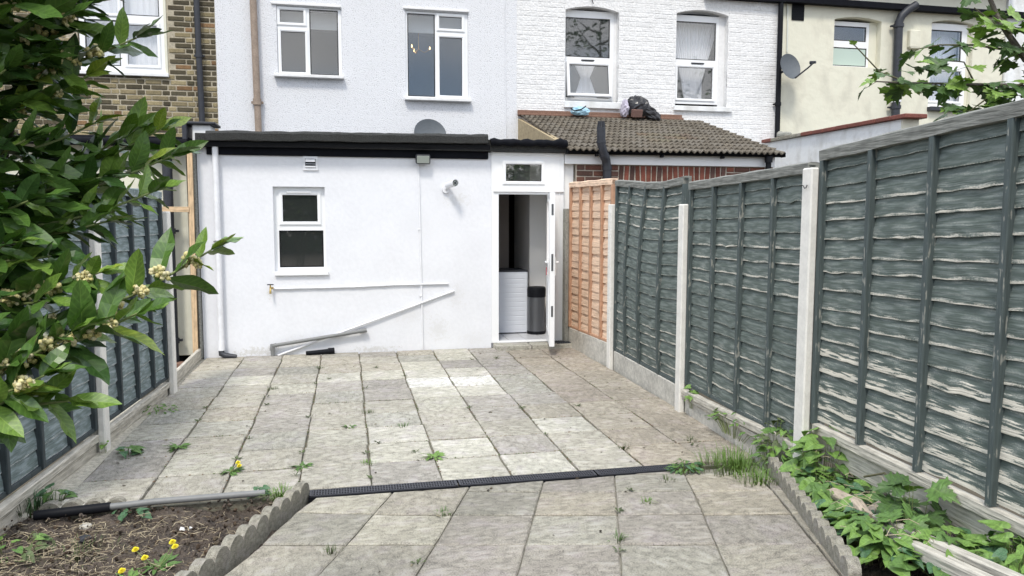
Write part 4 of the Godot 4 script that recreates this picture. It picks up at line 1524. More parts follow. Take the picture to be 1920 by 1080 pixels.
func build_cream_house() -> void:
	var t := thing("cream_rendered_house", "cream rendered house with damp stains and two arched windows at the right", "house")
	var m := mb()
	var holes := [[8.25, 4.255, 9.17, 5.10], [10.185, 3.62, 11.06, 5.15]]
	m.pierced(7.20, 2.0, 11.72, 5.7, ZU - 0.02, 0.26, holes)
	obj("wall", m, M.cream, t)
	for h in holes:
		curved_head(h[0], h[2], h[3] - 0.06, h[3] + 0.002, 0.055, ZU - 0.018, M.cream, t)
	room(t, 7.22, 3.0, 11.70, 5.4, -16.5, ZU - 0.281, M.room)
	roof_over(t, 7.20, 11.72, 5.7)
	window(t, 8.25, 4.258, 9.02, 5.04, ZU - 0.14, [[8.285, 4.725, 8.955, 4.955, 0], [8.285, 4.30, 8.975, 4.59, 2]])
	window(t, 10.187, 3.622, 11.0, 5.10, ZU - 0.10, [[10.235, 4.457, 10.88, 4.975, 0], [10.255, 3.745, 10.905, 4.275, 1]], {"sill": [10.17, 3.545, 11.24, 3.618, 0.17, "iron"]})
	m = mb()
	m.span(Vector3(9.02, 4.258, ZU - 0.24), Vector3(9.168, 5.05, ZU - 0.136))
	obj("reveal", m, M.cream, t)
	m = mb()
	m.span(Vector3(11.0, 3.622, ZU - 0.24), Vector3(11.058, 5.1, ZU - 0.096))
	obj("reveal", m, M.cream, t)
	net("net_curtain", "white net curtain behind the far right window above the black sill", [[10.2, 11.0, 5.05], [10.2, 11.0, 3.65]], ZU - 0.34, 16, 0.012, M.net)
	m = mb()
	m.span(Vector3(7.426, 4.977, ZU - 0.02), Vector3(7.658, 5.245, ZU - 0.005), 0.004)
	for k in 9:
		m.box(Vector3(7.542, 5.0 + 0.028 * k, ZU - 0.004), Vector3(0.22, 0.008, 0.012))
	tag(obj("wall_vent", m, M.black), "square black louvred vent high on the cream wall beside the downpipe", "vent")
	m = mb()
	m.box(Vector3(9.80, 4.77, ZU + 0.02), Vector3(0.21, 0.30, 0.08), 0.012)
	m.box(Vector3(9.80, 4.62, ZU + 0.02), Vector3(0.17, 0.03, 0.07), 0.008)
	tag(obj("alarm_box", m, M.cream), "cream alarm box on the cream wall right of the thick soil stack", "alarm box")
	m = mb()
	m.tube([Vector3(7.333, 5.25, ZU - 0.005), Vector3(7.35, 4.9, ZU - 0.005), Vector3(7.355, 4.44, ZU - 0.005)], [0.013], 8)
	tag(obj("dish_cable", m, M.pale_cream), "thin cream conduit running down to the satellite dish", "cable")
	pipe("soil_stack", "thick black soil stack on the cream wall between its two windows", [Vector3(9.455, 2.6, ZU + 0.09), Vector3(9.44, 3.9, ZU + 0.09), Vector3(9.425, 5.02, ZU + 0.09), Vector3(9.47, 5.13, ZU + 0.1), Vector3(9.56, 5.22, ZU + 0.12), Vector3(9.72, 5.32, ZU + 0.14)], 0.07, M.iron, [0.15, 0.39], "soil stack")
	m = mb()
	m.tube([Vector3(9.448, 3.66, ZU + 0.09), Vector3(9.447, 3.69, ZU + 0.09)], [0.082], 14)
	tag(obj("pipe_band", m, M.white_pipe), "white band clipped round the thick soil stack", "pipe clip")
	dish("grey satellite dish with its arm on the cream wall beside the downpipe", Transform3D(Basis(Vector3(0, 1, 0), 0.12) * Basis(Vector3(1, 0, 0), -0.3), Vector3(7.235, 4.13, ZU + 0.25)), 0.195, 0.225, true)
	# the boundary wall between the right hand gardens
	var w := thing("parapet_wall", "white rendered party wall with a red tile coping behind the fence", "wall")
	m = mb()
	m.span(Vector3(6.96, 0, -11.93), Vector3(7.20, 2.90, -8.63))
	obj("wall", m, M.white_render, w)
	m = mb()
	m.span(Vector3(6.962, 0.0, -8.629), Vector3(7.198, 2.899, -8.60))
	obj("end_face", m, M.cream, w)
	for k in 12:
		m = mb(Color(1, 1, 1) * rng.randf_range(0.8, 1.15))
		m.box(Vector3(7.07, 2.932 + rng.randf_range(-0.002, 0.002), -11.78 + 0.286 * k), Vector3(0.33, 0.055, 0.28), 0.008)
		obj("coping_tile", m, M.coping if k > 3 or k == 0 else M.edging, w)
	m = mb()
	m.xf = Transform3D(Basis(Vector3(0, 1, 0), 0.4), Vector3(7.05, 3.0, -11.45))
	m.box(Vector3.ZERO, Vector3(0.16, 0.085, 0.2), 0.025)
	m.xf = Transform3D(Basis(Vector3(0, 1, 0), -0.5), Vector3(7.1, 3.02, -11.66))
	m.box(Vector3.ZERO, Vector3(0.11, 0.12, 0.12), 0.03)
	tag(obj("loose_masonry", m, M.post_grey), "broken lumps of masonry lying on the far end of the red coping", "rubble")
	var h := thing("far_white_house", "strip of white rendered house beyond the cream one at the picture's edge", "house")
	m = mb()
	m.span(Vector3(11.73, 0, -16), Vector3(16, 5.7, ZU + 0.02))
	obj("wall", m, M.white_render, h)


# ---------------------------------------------------------------- fittings on the extension

func build_fittings() -> void:
	var m := mb()
	var v := thing("extractor_vent", "square white extractor vent cowl under the black fascia", "vent", spot(-0.402, 2.288, ZE))
	m.pierced(-0.085, -0.087, 0.085, 0.087, 0.02, 0.02, [[-0.06, -0.055, 0.06, 0.05]])
	obj("surround", m, M.white_pipe, v)
	m = mb()
	m.span(Vector3(-0.06, -0.056, 0.002), Vector3(0.06, 0.051, 0.006))
	obj("dark_opening", m, M.lens, v)
	m = mb()
	for k in 6:
		var a0 := PI * 0.5 * k / 6.0
		var a1 := PI * 0.5 * (k + 1) / 6.0
		m.quad(Vector3(-0.055, 0.01 + 0.04 * sin(a0), 0.006 + 0.05 * cos(a0)), Vector3(0.055, 0.01 + 0.04 * sin(a0), 0.006 + 0.05 * cos(a0)), Vector3(0.055, 0.01 + 0.04 * sin(a1), 0.006 + 0.05 * cos(a1)), Vector3(-0.055, 0.01 + 0.04 * sin(a1), 0.006 + 0.05 * cos(a1)))
	m.box(Vector3(0, -0.045, 0.02), Vector3(0.12, 0.018, 0.03), 0.004)
	m.box(Vector3(0, -0.012, 0.014), Vector3(0.11, 0.004, 0.02))
	obj("cowl", m, M.white_pipe, v)
	var l := thing("floodlight", "small grey floodlight under the fascia above the cable conduit", "floodlight", Transform3D(Basis(Vector3(1, 0, 0), 0.25), Vector3(0.92, 2.35, ZE + 0.085)))
	m = mb()
	m.box(Vector3.ZERO, Vector3(0.175, 0.115, 0.07), 0.012)
	m.box(Vector3(0, 0.02, -0.06), Vector3(0.06, 0.03, 0.07), 0.004)
	obj("housing", m, M.iron, l)
	m = mb()
	m.box(Vector3(0, 0.0, 0.036), Vector3(0.15, 0.088, 0.006), 0.002)
	obj("glass_front", m, M.floodglass, l)
	var c := thing("security_camera", "white bullet security camera on the extension wall near the door", "camera", Transform3D(Basis().scaled(Vector3.ONE * 1.1), Vector3(1.205, 1.99, ZE)))
	m = mb()
	m.tube([Vector3(0, 0, 0), Vector3(0, 0, 0.03)], [0.046, 0.042], 18)
	m.tube([Vector3(0, 0, 0.02), Vector3(0.005, 0.015, 0.055), Vector3(0.02, 0.035, 0.07)], [0.016], 10)
	obj("mount", m, M.white_pipe, c)
	m = mb()
	var dir := Vector3(0.34, 0.10, 0.80).normalized()
	var o := Vector3(0.015, 0.045, 0.05)
	m.tube([o, o + dir * 0.16], [0.036], 18)
	obj("body", m, M.white_pipe, c)
	m = mb()
	m.tube([o + dir * 0.150, o + dir * 0.175], [0.039], 18, false)
	obj("hood", m, M.white_pipe, c)
	m = mb()
	m.tube([o + dir * 0.160, o + dir * 0.163], [0.035], 18)
	obj("face", m, M.floodglass, c)
	m = mb()
	m.tube([o + dir * 0.163, o + dir * 0.170], [0.014], 12)
	for k in 8:
		var e := dir.cross(Vector3.UP).normalized() * cos(TAU * k / 8.0) * 0.026 + dir.cross(dir.cross(Vector3.UP).normalized()) * sin(TAU * k / 8.0) * 0.026
		m.tube([o + dir * 0.163 + e, o + dir * 0.167 + e], [0.006], 6)
	obj("lens", m, M.lens, c)
	# runs of pipe along the wall
	var k := thing("cable_conduit", "thin white cable conduit running down the wall from the floodlight", "conduit", spot(0.885, 0, ZE))
	m = mb()
	m.bar(Vector3(0.018, 0.0, 0.011), Vector3(-0.012, 2.30, 0.011), 0.018, 0.02, 0.003, Vector3(1, 0, 0))
	obj("trunking", m, M.white_pipe, k)
	m = mb()
	for y in [0.68, 0.82, 1.5]:
		m.box(Vector3(0.01 - y * 0.012, y, 0.014), Vector3(0.032, 0.02, 0.02), 0.004)
	obj("clip", m, M.white_pipe, k)
	var tp := thing("garden_tap", "brass garden tap below the kitchen window", "tap", spot(-0.885, 0.80, ZE + 0.015))
	m = mb()
	m.tube([Vector3(0.02, 0.012, 0.02), Vector3(-0.005, 0.012, 0.05), Vector3(-0.005, -0.02, 0.07), Vector3(-0.005, -0.05, 0.07)], [0.013, 0.014, 0.012, 0.014], 10)
	m.tube([Vector3(-0.005, 0.012, 0.05), Vector3(-0.005, 0.05, 0.05)], [0.011, 0.008], 8)
	obj("body", m, M.brass, tp)
	m = mb()
	m.box(Vector3(-0.005, 0.055, 0.05), Vector3(0.075, 0.012, 0.014), 0.003)
	m.tube([Vector3(-0.005, 0.03, 0.05), Vector3(-0.005, 0.052, 0.05)], [0.007], 8)
	obj("handle", m, M.black, tp)
	pipe("water_pipe", "thin white painted water pipe running level across the wall to the tap", [Vector3(1.23, 0.828, ZE + 0.018), Vector3(0.55, 0.822, ZE + 0.018), Vector3(0.1, 0.808, ZE + 0.018), Vector3(-0.87, 0.801, ZE + 0.018)], 0.0115, M.white_pipe, [0.2, 0.42, 0.6, 0.68, 0.8, 0.93], "pipe")
	pipe("waste_pipe", "thin white waste pipe slanting down the wall to the paving", [Vector3(1.30, 0.735, ZE + 0.02), Vector3(0.2, 0.355, ZE + 0.03), Vector3(-0.83, 0.0, ZE + 0.03)], 0.0125, M.white_pipe, [0.02], "pipe")
	var g := thing("grey_waste_pipe", "grey plastic waste pipe with an elbow, sloping low across the wall", "pipe", spot(-0.88, 0, ZE + 0.06))
	m = mb()
	m.tube([Vector3(1.08, 0.275, 0), Vector3(0.0, 0.125, 0)], [0.022], 12)
	m.tube([Vector3(-0.005, 0.145, 0), Vector3(-0.005, 0.0, 0)], [0.025], 12)
	obj("pipe", m, M.grey_pipe, g)
	m = mb()
	m.tube([Vector3(1.01, 0.266, 0), Vector3(1.10, 0.278, 0)], [0.027], 12)
	m.tube([Vector3(1.05, 0.27, 0), Vector3(1.05, 0.27, -0.05)], [0.024], 12)
	obj("coupling", m, M.grey_pipe, g)
	m = mb()
	m.tube([Vector3(0.04, 0.13, 0), Vector3(-0.012, 0.122, 0), Vector3(-0.012, 0.07, 0)], [0.028], 12)
	obj("elbow", m, M.grey_pipe, g)
	var d := thing("white_downpipe", "white plastic downpipe with a black shoe at the left end of the extension", "drainpipe", spot(-1.46, 0, ZE + 0.06))
	m = mb()
	m.tube([Vector3(0.005, 2.45, 0.0), Vector3(0.0, 0.12, 0)], [0.034], 16)
	obj("pipe", m, M.white_pipe, d)
	m = mb()
	m.tube([Vector3(0.003, 1.352, 0), Vector3(0.003, 1.378, 0)], [0.0375], 16)
	m.box(Vector3(0.003, 1.365, -0.02), Vector3(0.10, 0.018, 0.05), 0.003)
	obj("joint_ring", m, M.grey_pipe, d)
	m = mb()
	m.tube([Vector3(0, 0.20, 0), Vector3(0, 0.09, 0)], [0.039], 16)
	obj("socket", m, M.white_pipe, d)
	m = mb()
	m.tube([Vector3(0, 0.10, 0), Vector3(0.0, 0.05, 0.005), Vector3(0.05, 0.028, 0.02), Vector3(0.17, 0.014, 0.03)], [0.035, 0.036, 0.034, 0.026], 14)
	obj("shoe", m, M.iron, d)
	var b := thing("loose_black_pipe", "length of black plastic pipe lying against the foot of the white wall", "pipe", spot(-0.50, 0.035, ZE + 0.09))
	m = mb()
	m.tube([Vector3(0, -0.006, 0.02), Vector3(0.30, 0.003, -0.02)], [0.024, 0.032], 14)
	m.tube([Vector3(0.26, 0.004, -0.015), Vector3(0.33, 0.006, -0.024)], [0.038], 14)
	obj("tube", m, M.black, b)
	# things inside the lobby
	var ap := thing("white_appliance", "white ribbed kitchen appliance standing inside the open doorway", "appliance", spot(2.18, 0.078, -10.3))
	m = mb()
	m.box(Vector3(0, 0.425, 0), Vector3(0.42, 0.83, 0.56), 0.01)
	obj("cabinet", m, M.appliance, ap)
	m = mb()
	for i in 12:
		m.box(Vector3(0, 0.08 + 0.063 * i, 0.281), Vector3(0.39, 0.05, 0.004), 0.0018)
	obj("rib", m, M.appliance, ap)
	m = mb()
	m.box(Vector3(0, 0.848, 0), Vector3(0.425, 0.018, 0.57), 0.004)
	m.box(Vector3(0, 0.005, 0), Vector3(0.40, 0.012, 0.5))
	obj("worktop_edge", m, M.iron, ap)
	var bn := thing("pedal_bin", "round dark grey pedal bin with a black lid inside the open doorway", "bin", spot(2.50, 0.078, -9.98))
	m = mb()
	m.lathe([Vector2(0.0, 0.03), Vector2(0.118, 0.03), Vector2(0.118, 0.52), Vector2(0.0, 0.52)], 28)
	obj("drum", m, M.steel, bn)
	m = mb()
	m.lathe([Vector2(0.0, 0.0), Vector2(0.124, 0.0), Vector2(0.124, 0.035), Vector2(0.118, 0.04)], 28)
	obj("base", m, M.black, bn)
	m = mb()
	m.lathe([Vector2(0.122, 0.50), Vector2(0.124, 0.515), Vector2(0.126, 0.60), Vector2(0.122, 0.625), Vector2(0.115, 0.635), Vector2(0.0, 0.645)], 28)
	obj("lid", m, M.black, bn)
	m = mb()
	m.box(Vector3(0.0, 0.006, 0.0), Vector3(0.05, 0.09, 0.006), 0.002)
	tag(obj("red_tag", m, M.red_tag, self, Transform3D(Basis(Vector3(0, 1, 0), 1.36), Vector3(2.30, 1.01, -8.70))), "red tag hanging from the door handle", "tag")


# ---------------------------------------------------------------- fences

func fence_frame(a: Vector3, b: Vector3) -> Transform3D:
	var x := Vector3(b.x - a.x, 0, b.z - a.z).normalized()
	return Transform3D(Basis(x, Vector3.UP, x.cross(Vector3.UP)), a)


func fence_panel(label: String, at: Transform3D, length: float, y0: float, h0: float, h1: float, boards: int, battens: Array, mats: Array, o := {}) -> void:
	# local x along the fence, z towards the garden; the boards overlap with uneven waney lower edges
	var t := thing("waney_lap_fence", label, "fence", at)
	var sag: float = o.get("sag", 0.0)
	var lean: float = o.get("lean", 0.0)
	var bulge: float = o.get("bulge", 0.0)
	var h := (h0 + h1) * 0.5 - y0
	var bend := func(p: Vector3) -> Vector3:
		var s := p.x / length
		var f := (p.y - y0) / h
		var y := y0 + f * (lerpf(h0, h1, s) - y0)
		y -= sag * sin(PI * clampf(s, 0, 1)) * f * (1.0 - f * 0.6) * 1.6 * s
		var q := Vector3(p.x - lean * (1.0 - f) * sin(PI * clampf(s, 0, 1)), y, p.z + bulge * sin(PI * clampf(f, 0, 1)) * sin(PI * clampf(s, 0, 1)))
		return q
	var pitch: float = (h - 0.02) / boards
	var f := FastNoiseLite.new()
	f.frequency = 1.0
	f.fractal_octaves = 3
	for i in boards:
		f.seed = rng.randi() % 100000
		var m := mb()
		var n := 30
		var yb := y0 + 0.01 + pitch * (i + rng.randf_range(-0.12, 0.12))
		var top := minf(yb + pitch * 1.4, y0 + h)
		var off := rng.randf()
		var sl := rng.randf_range(-0.008, 0.008)
		var amp := rng.randf_range(0.001, 0.006)
		var knot := rng.randf() * length
		var rough_edge := rng.randf_range(-0.006, 0.014)
		var cols := []
		for k in n + 1:
			var x := length * k / n
			var e := yb + sl * (float(k) / n - 0.5) + amp * f.get_noise_1d(x * 3.0) + 0.006 * f.get_noise_1d(x * 20.0 + 50.0)
			e -= rough_edge * exp(-pow((x - knot) / 0.035, 2.0))
			var out := 0.027 + 0.004 * f.get_noise_1d(x * 5.0 + 90.0) + 0.007 * exp(-pow((x - knot) / 0.05, 2.0))
			var mid := lerpf(e, top, 0.35)
			cols.append([bend.call(Vector3(x, e, out - 0.013)), bend.call(Vector3(x, e, out)), bend.call(Vector3(x, mid, out - 0.003 + 0.003 * f.get_noise_1d(x * 4.0 + 20.0))), bend.call(Vector3(x, top, 0.004)), x, e, mid])
		for k in n:
			var c0: Array = cols[k]
			var c1: Array = cols[k + 1]
			var u0: float = c0[4] / 1.9 + off
			var u1: float = c1[4] / 1.9 + off
			m.quad(c0[0], c1[0], c1[1], c0[1])
			for r in [[1, 2, 0.0, 0.35], [2, 3, 0.35, 1.0]]:
				var nn: Vector3 = (c1[r[0]] - c0[r[0]]).cross(c0[r[1]] - c0[r[0]]).normalized()
				var v0: float = 0.02 + r[2] * 0.9
				var v1: float = 0.02 + r[3] * 0.9
				m.soft([c0[r[0]], c1[r[0]], c1[r[1]], c0[r[1]]], [nn, nn, nn, nn], [Vector2(u0, v0), Vector2(u1, v0), Vector2(u1, v1), Vector2(u0, v1)])
			m.quad(c1[0], c0[0], c0[3] - Vector3(0, 0, 0.012), c1[3] - Vector3(0, 0, 0.012))
			m.quad(c0[3], c1[3], c1[3] - Vector3(0, 0, 0.012), c0[3] - Vector3(0, 0, 0.012))
		var pick: Material = mats[0]
		if o.has("worn"):
			var wl: Array = o.worn
			pick = M[wl[mini(int(float(i) / boards * wl.size()), wl.size() - 1)]]
		obj("board", m, pick, t)
	for s in battens:
		var m := mb()
		m.turn = true
		var w := 0.034
		var prev := []
		for k in 13:
			var y := y0 + h * k / 12.0
			var x: float = clampf(s * length, w * 0.5, length - w * 0.5)
			var ring := []
			for q in [[-0.5, 0.012], [0.5, 0.012], [0.5, 0.052], [0.42, 0.057], [-0.42, 0.057], [-0.5, 0.052]]:
				ring.append(bend.call(Vector3(x + q[0] * w, minf(y, y0 + h - 0.002), q[1])))
			if k:
				for a in 6:
					var b := (a + 1) % 6
					m.quad(prev[a], prev[b], ring[b], ring[a])
			prev = ring
		for a in range(1, 5):
			m.tri(prev[0], prev[a], prev[a + 1])
		obj("batten", m, mats[1], t)
	# capping rail
	var cm := mb()
	var last := []
	for k in 17:
		var x := length * k / 16.0
		var p: Vector3 = bend.call(Vector3(clampf(x, 0.0, length), y0 + h, 0.02))
		var j := 0.003 * sin(x * 13.0)
		var ring := []
		for q in [[-0.035, -0.052], [0.038, -0.05 + j], [0.042, 0.008], [0.02, 0.018 + j], [-0.035, 0.012]]:
			ring.append(p + Vector3(0, q[1], q[0]))
		if k:
			for a in 5:
				var b := (a + 1) % 5
				cm.quad(last[a], last[b], ring[b], ring[a])
		else:
			for a in range(1, 4):
				cm.tri(ring[0], ring[a + 1], ring[a])
		last = ring
	for a in range(1, 4):
		cm.tri(last[0], last[a], last[a + 1])
	obj("capping_rail", cm, mats[2], t)
	if o.get("foot", true):
		var fm := mb()
		for k in 12:
			var a: Vector3 = bend.call(Vector3(length * k / 12.0, y0, 0.02))
			var b: Vector3 = bend.call(Vector3(length * (k + 1) / 12.0, y0, 0.02))
			fm.bar(a, b, 0.045, 0.03, 0.003)
		obj("bottom_rail", fm, mats[1], t)


func concrete_post(label: String, at: Transform3D, base: float, top: float, m: Material, group := "") -> void:
	var t := thing("fence_post", label, "fence post", at, group)
	var q := mb()
	q.turn = true
	var w := 0.052
	# slotted section: a front flange, a web and a back flange
	q.xf = Transform3D(Basis(), Vector3(0, 0, 0))
	var lo := base - 0.3
	var hh := top - lo
	q.box(Vector3(0, lo + hh * 0.5, 0.075), Vector3(w * 2.0, hh, 0.05), 0.008)
	obj("front_face", q, m, t)
	q = mb()
	q.box(Vector3(0, lo + hh * 0.5 - 0.004, 0.024), Vector3(w * 1.1, hh - 0.008, 0.052))
	q.box(Vector3(0, lo + hh * 0.5 - 0.004, -0.025), Vector3(w * 2.0, hh - 0.008, 0.045), 0.006)
	obj("shaft", q, M.post_grey, t)


func build_fences() -> void:
	var p := [Vector3(2.80, 0, -9.35), Vector3(2.89, 0, -7.89), Vector3(2.83, 0, -5.95), Vector3(2.75, 0, -4.05), Vector3(2.68, 0, -2.15)]
	var fr := []
	var ln := []
	for i in 4:
		var g := fence_frame(p[i], p[i + 1])
		fr.append(g * Transform3D(Basis(), Vector3(0.055, 0, 0)))
		ln.append(p[i].distance_to(p[i + 1]) - 0.11)
	var dark := [M.fence_worn, M.batten, M.grey_wood]
	fence_panel("new orange waney lap fence panel beside the open door", fr[0], ln[0], 0.265, 2.07, 2.06, 17, [0.0, 0.27, 0.52, 0.77, 1.0], [M.orange_wood, M.orange_batten, M.orange_wood], {"sag": 0.01})
	fence_panel("buckled dark green fence panel with leaning battens next to the orange one", fr[1], ln[1], 0.21, 2.03, 1.985, 17, [0.0, 0.25, 0.5, 0.76, 1.0], dark, {"sag": 0.11, "lean": 0.13, "bulge": 0.05, "worn": ["fence_worn", "fence_sound", "fence_sound", "fence_worn"]})
	fence_panel("dark green waney lap fence panel between the two tallest visible concrete posts", fr[2], ln[2], 0.25, 1.925, 1.965, 17, [0.0, 0.255, 0.51, 0.76, 1.0], dark, {"worn": ["fence_worn", "fence_sound", "fence_worn", "fence_sound"]})
	fence_panel("nearest dark fence panel, its lower boards flaked to bare pale wood", fr[3], ln[3], 0.43, 2.025, 2.13, 16, [0.0, 0.255, 0.505, 0.755, 1.0], dark, {"worn": ["fence_flaked", "fence_flaked", "fence_flaked", "fence_flaked", "fence_worn", "fence_worn", "fence_worn", "fence_worn", "fence_worn", "fence_worn", "fence_worn", "fence_sound", "fence_sound"], "foot": false})
	var at := func(i: int) -> Transform3D: return Transform3D(fence_frame(p[mini(i, 3)], p[mini(i, 3) + 1]).basis, p[i])
	concrete_post("short grey concrete post between the door frame and the orange panel", at.call(0), 0.0, 1.76, M.post_grey)
	concrete_post("slim white faced concrete post right of the orange panel", at.call(1), 0.0, 1.79, M.post_paint)
	concrete_post("white faced concrete post right of the buckled panel", at.call(2), 0.0, 1.76, M.post_paint)
	concrete_post("tallest and nearest white faced concrete post with a small wire at its top", at.call(3), 0.15, 1.94, M.post_paint)
	# boards at the foot of the panels
	for i in 3:
		var m := mb(Color(1, 1, 1) * [1.0, 0.93, 1.12][i])
		m.span(Vector3(-0.003, -0.12, 0.0), Vector3(ln[i] + 0.003, [0.25, 0.195, 0.15][i], 0.05), 0.006)
		tag(obj("gravel_board", m, M.plinth, self, fr[i]), ["concrete gravel board under the orange panel", "concrete gravel board under the buckled panel", "pale concrete gravel board with a white batten along its top"][i], "gravel board")
	var m := mb()
	m.bar(Vector3(0, 0.175, 0.055), Vector3(ln[2], 0.235, 0.055), 0.06, 0.055, 0.006)
	m.bar(Vector3(0, 0.140, 0.05), Vector3(ln[2], 0.170, 0.05), 0.05, 0.03, 0.004)
	tag(obj("foot_batten", m, M.pale_wood, self, fr[2]), "whitish batten resting on the gravel board of the third panel", "batten")
	m = mb()
	m.bar(Vector3(0.02, 0.40, 0.03), Vector3(ln[3], 0.395, 0.03), 0.05, 0.06, 0.006)
	tag(obj("foot_rail", m, M.pale_wood, self, fr[3]), "bare pale timber rail along the foot of the nearest panel", "rail")
	m = mb()
	m.bar(Vector3(0.02, 0.30, 0.01), Vector3(ln[3], 0.295, 0.01), 0.03, 0.13, 0.004)
	tag(obj("foot_board", m, M.pale_wood, self, fr[3]), "weathered grey plank below the rail of the nearest fence panel", "plank")
	m = mb()
	m.tube([Vector3(-0.03, 1.84, 0.105), Vector3(0.0, 1.82, 0.112), Vector3(0.015, 1.825, 0.11), Vector3(0.02, 1.84, 0.108)], [0.003], 5)
	tag(obj("twisted_wire", m, M.iron, self, at.call(3)), "bit of twisted wire near the top of the nearest concrete post", "wire")
	# left side, seen through the shrub
	var q := [Vector3(-2.0, 0, -2.2), Vector3(-1.90, 0, -4.05), Vector3(-1.80, 0, -5.85), Vector3(-1.70, 0, -7.6)]
	var blue := [M.blue_fence, M.dark_batten, M.blue_fence]
	for i in [1, 2]:
		var g := fence_frame(q[i], q[i + 1]) * Transform3D(Basis(), Vector3(0.055, 0, 0))
		var l: float = q[i].distance_to(q[i + 1]) - 0.11
		fence_panel(["", "blue grey fence panel half hidden behind the bay shrub", "blue grey fence panel on the left nearest the house"][i], g, l, 0.15, 1.87, 1.865, 14, [0.0, 0.25, 0.5, 0.75, 1.0], blue)
		m = mb()
		m.bar(Vector3(0, 0.075, 0.035), Vector3(l, 0.085, 0.035), 0.05, 0.055, 0.006)
		m.bar(Vector3(0, 0.0, 0.02), Vector3(l, 0.0, 0.02), 0.04, 0.11, 0.006)
		tag(obj("timber_gravel_board", m, M.pale_wood, self, g), ["", "weathered timber board at the foot of the left fence behind the shrub", "weathered timber board at the foot of the left fence nearest the house"][i], "gravel board")
	concrete_post("pale concrete post in the left fence, half covered by laurel leaves", Transform3D(fence_frame(q[1], q[2]).basis, q[2]), 0.0, 1.70, M.post_paint)
	concrete_post("pale concrete post ending the left fence next to the soil pipe", Transform3D(fence_frame(q[2], q[3]).basis, q[3]), 0.0, 1.70, M.post_paint)
	m = mb()
	m.bar(Vector3(-1.70, 0.05, -7.52), Vector3(-1.70, 0.065, -9.38), 0.04, 0.12, 0.006)
	tag(obj("edging_plank", m, M.pale_wood), "weathered plank on edge closing the gap between left fence and house", "plank")


# ---------------------------------------------------------------- edging and the left bed

func edging_unit(label: String, a: Vector3, b: Vector3, high: float, bumps: int, group: String, at_tilt := 0.0) -> void:
	var x := (b - a).normalized()
	var side := x.cross(Vector3.UP).normalized()
	var up := side.cross(x)
	var l := a.distance_to(b) - 0.004
	var p := PackedVector2Array([Vector2(0, -0.10), Vector2(l, -0.10)])
	var w := l / bumps
	for k in range(bumps - 1, -1, -1):
		for s in range(9):
			var an := PI * (s + 0.35) / 8.7
			p.append(Vector2(w * (k + 0.5) + w * 0.5 * cos(an), high - w * 0.42 + w * 0.42 * sin(an) + rng.randf_range(-0.002, 0.002)))
	var m := mb(Color(1, 1, 1) * rng.randf_range(0.9, 1.1))
	m.extrude(p, -0.026, 0.026, 0.007)
	tag(obj("scalloped_edging", m, M.edging, self, Transform3D(Basis(x, up, side) * Basis(Vector3(1, 0, 0), at_tilt), a)), label, "edging", group)


func build_edging() -> void:
	var base := Vector3(2.57, 0.07, -4.24)
	var to := Vector3(1.96, 0.19, -2.65)
	var names := ["scalloped concrete edging unit at the far end of the right bed beside the grass tuft", "scalloped concrete edging unit in the middle of the right bed", "nearest scalloped concrete edging unit on the right, cut by the picture's lower edge"]
	var d := (to - base).normalized()
	for k in 3:
		edging_unit(names[k], base + d * 0.60 * k + Vector3(0.03, 0, 0), base + d * 0.60 * (k + 1) + Vector3(0.03, 0, 0), 0.085, 5, "scalloped edging on the right")
	base = Vector3(-0.27, 0.0, -4.60)
	to = Vector3(-0.66, 0.05, -3.48)
	d = (to - base).normalized()
	names = ["mossy scalloped concrete edging unit on the left next to the drain's end", "scalloped concrete edging unit on the left beside the bare soil", "nearest scalloped concrete edging unit on the left beside the dandelions"]
	for k in 3:
		edging_unit(names[k], base + d * 0.56 * k, base + d * 0.56 * (k + 1), 0.085, 4, "scalloped edging on the left")
	edging_unit("half buried scalloped edging at the back of the bare soil bed", Vector3(-1.74, -0.07, -4.69), Vector3(-1.27, -0.07, -4.67), 0.10, 4, "", 0.0)
	edging_unit("sunken scalloped edging behind the grey pipe, mostly under soil", Vector3(-1.25, -0.10, -4.67), Vector3(-0.75, -0.10, -4.69), 0.10, 4, "", 0.0)


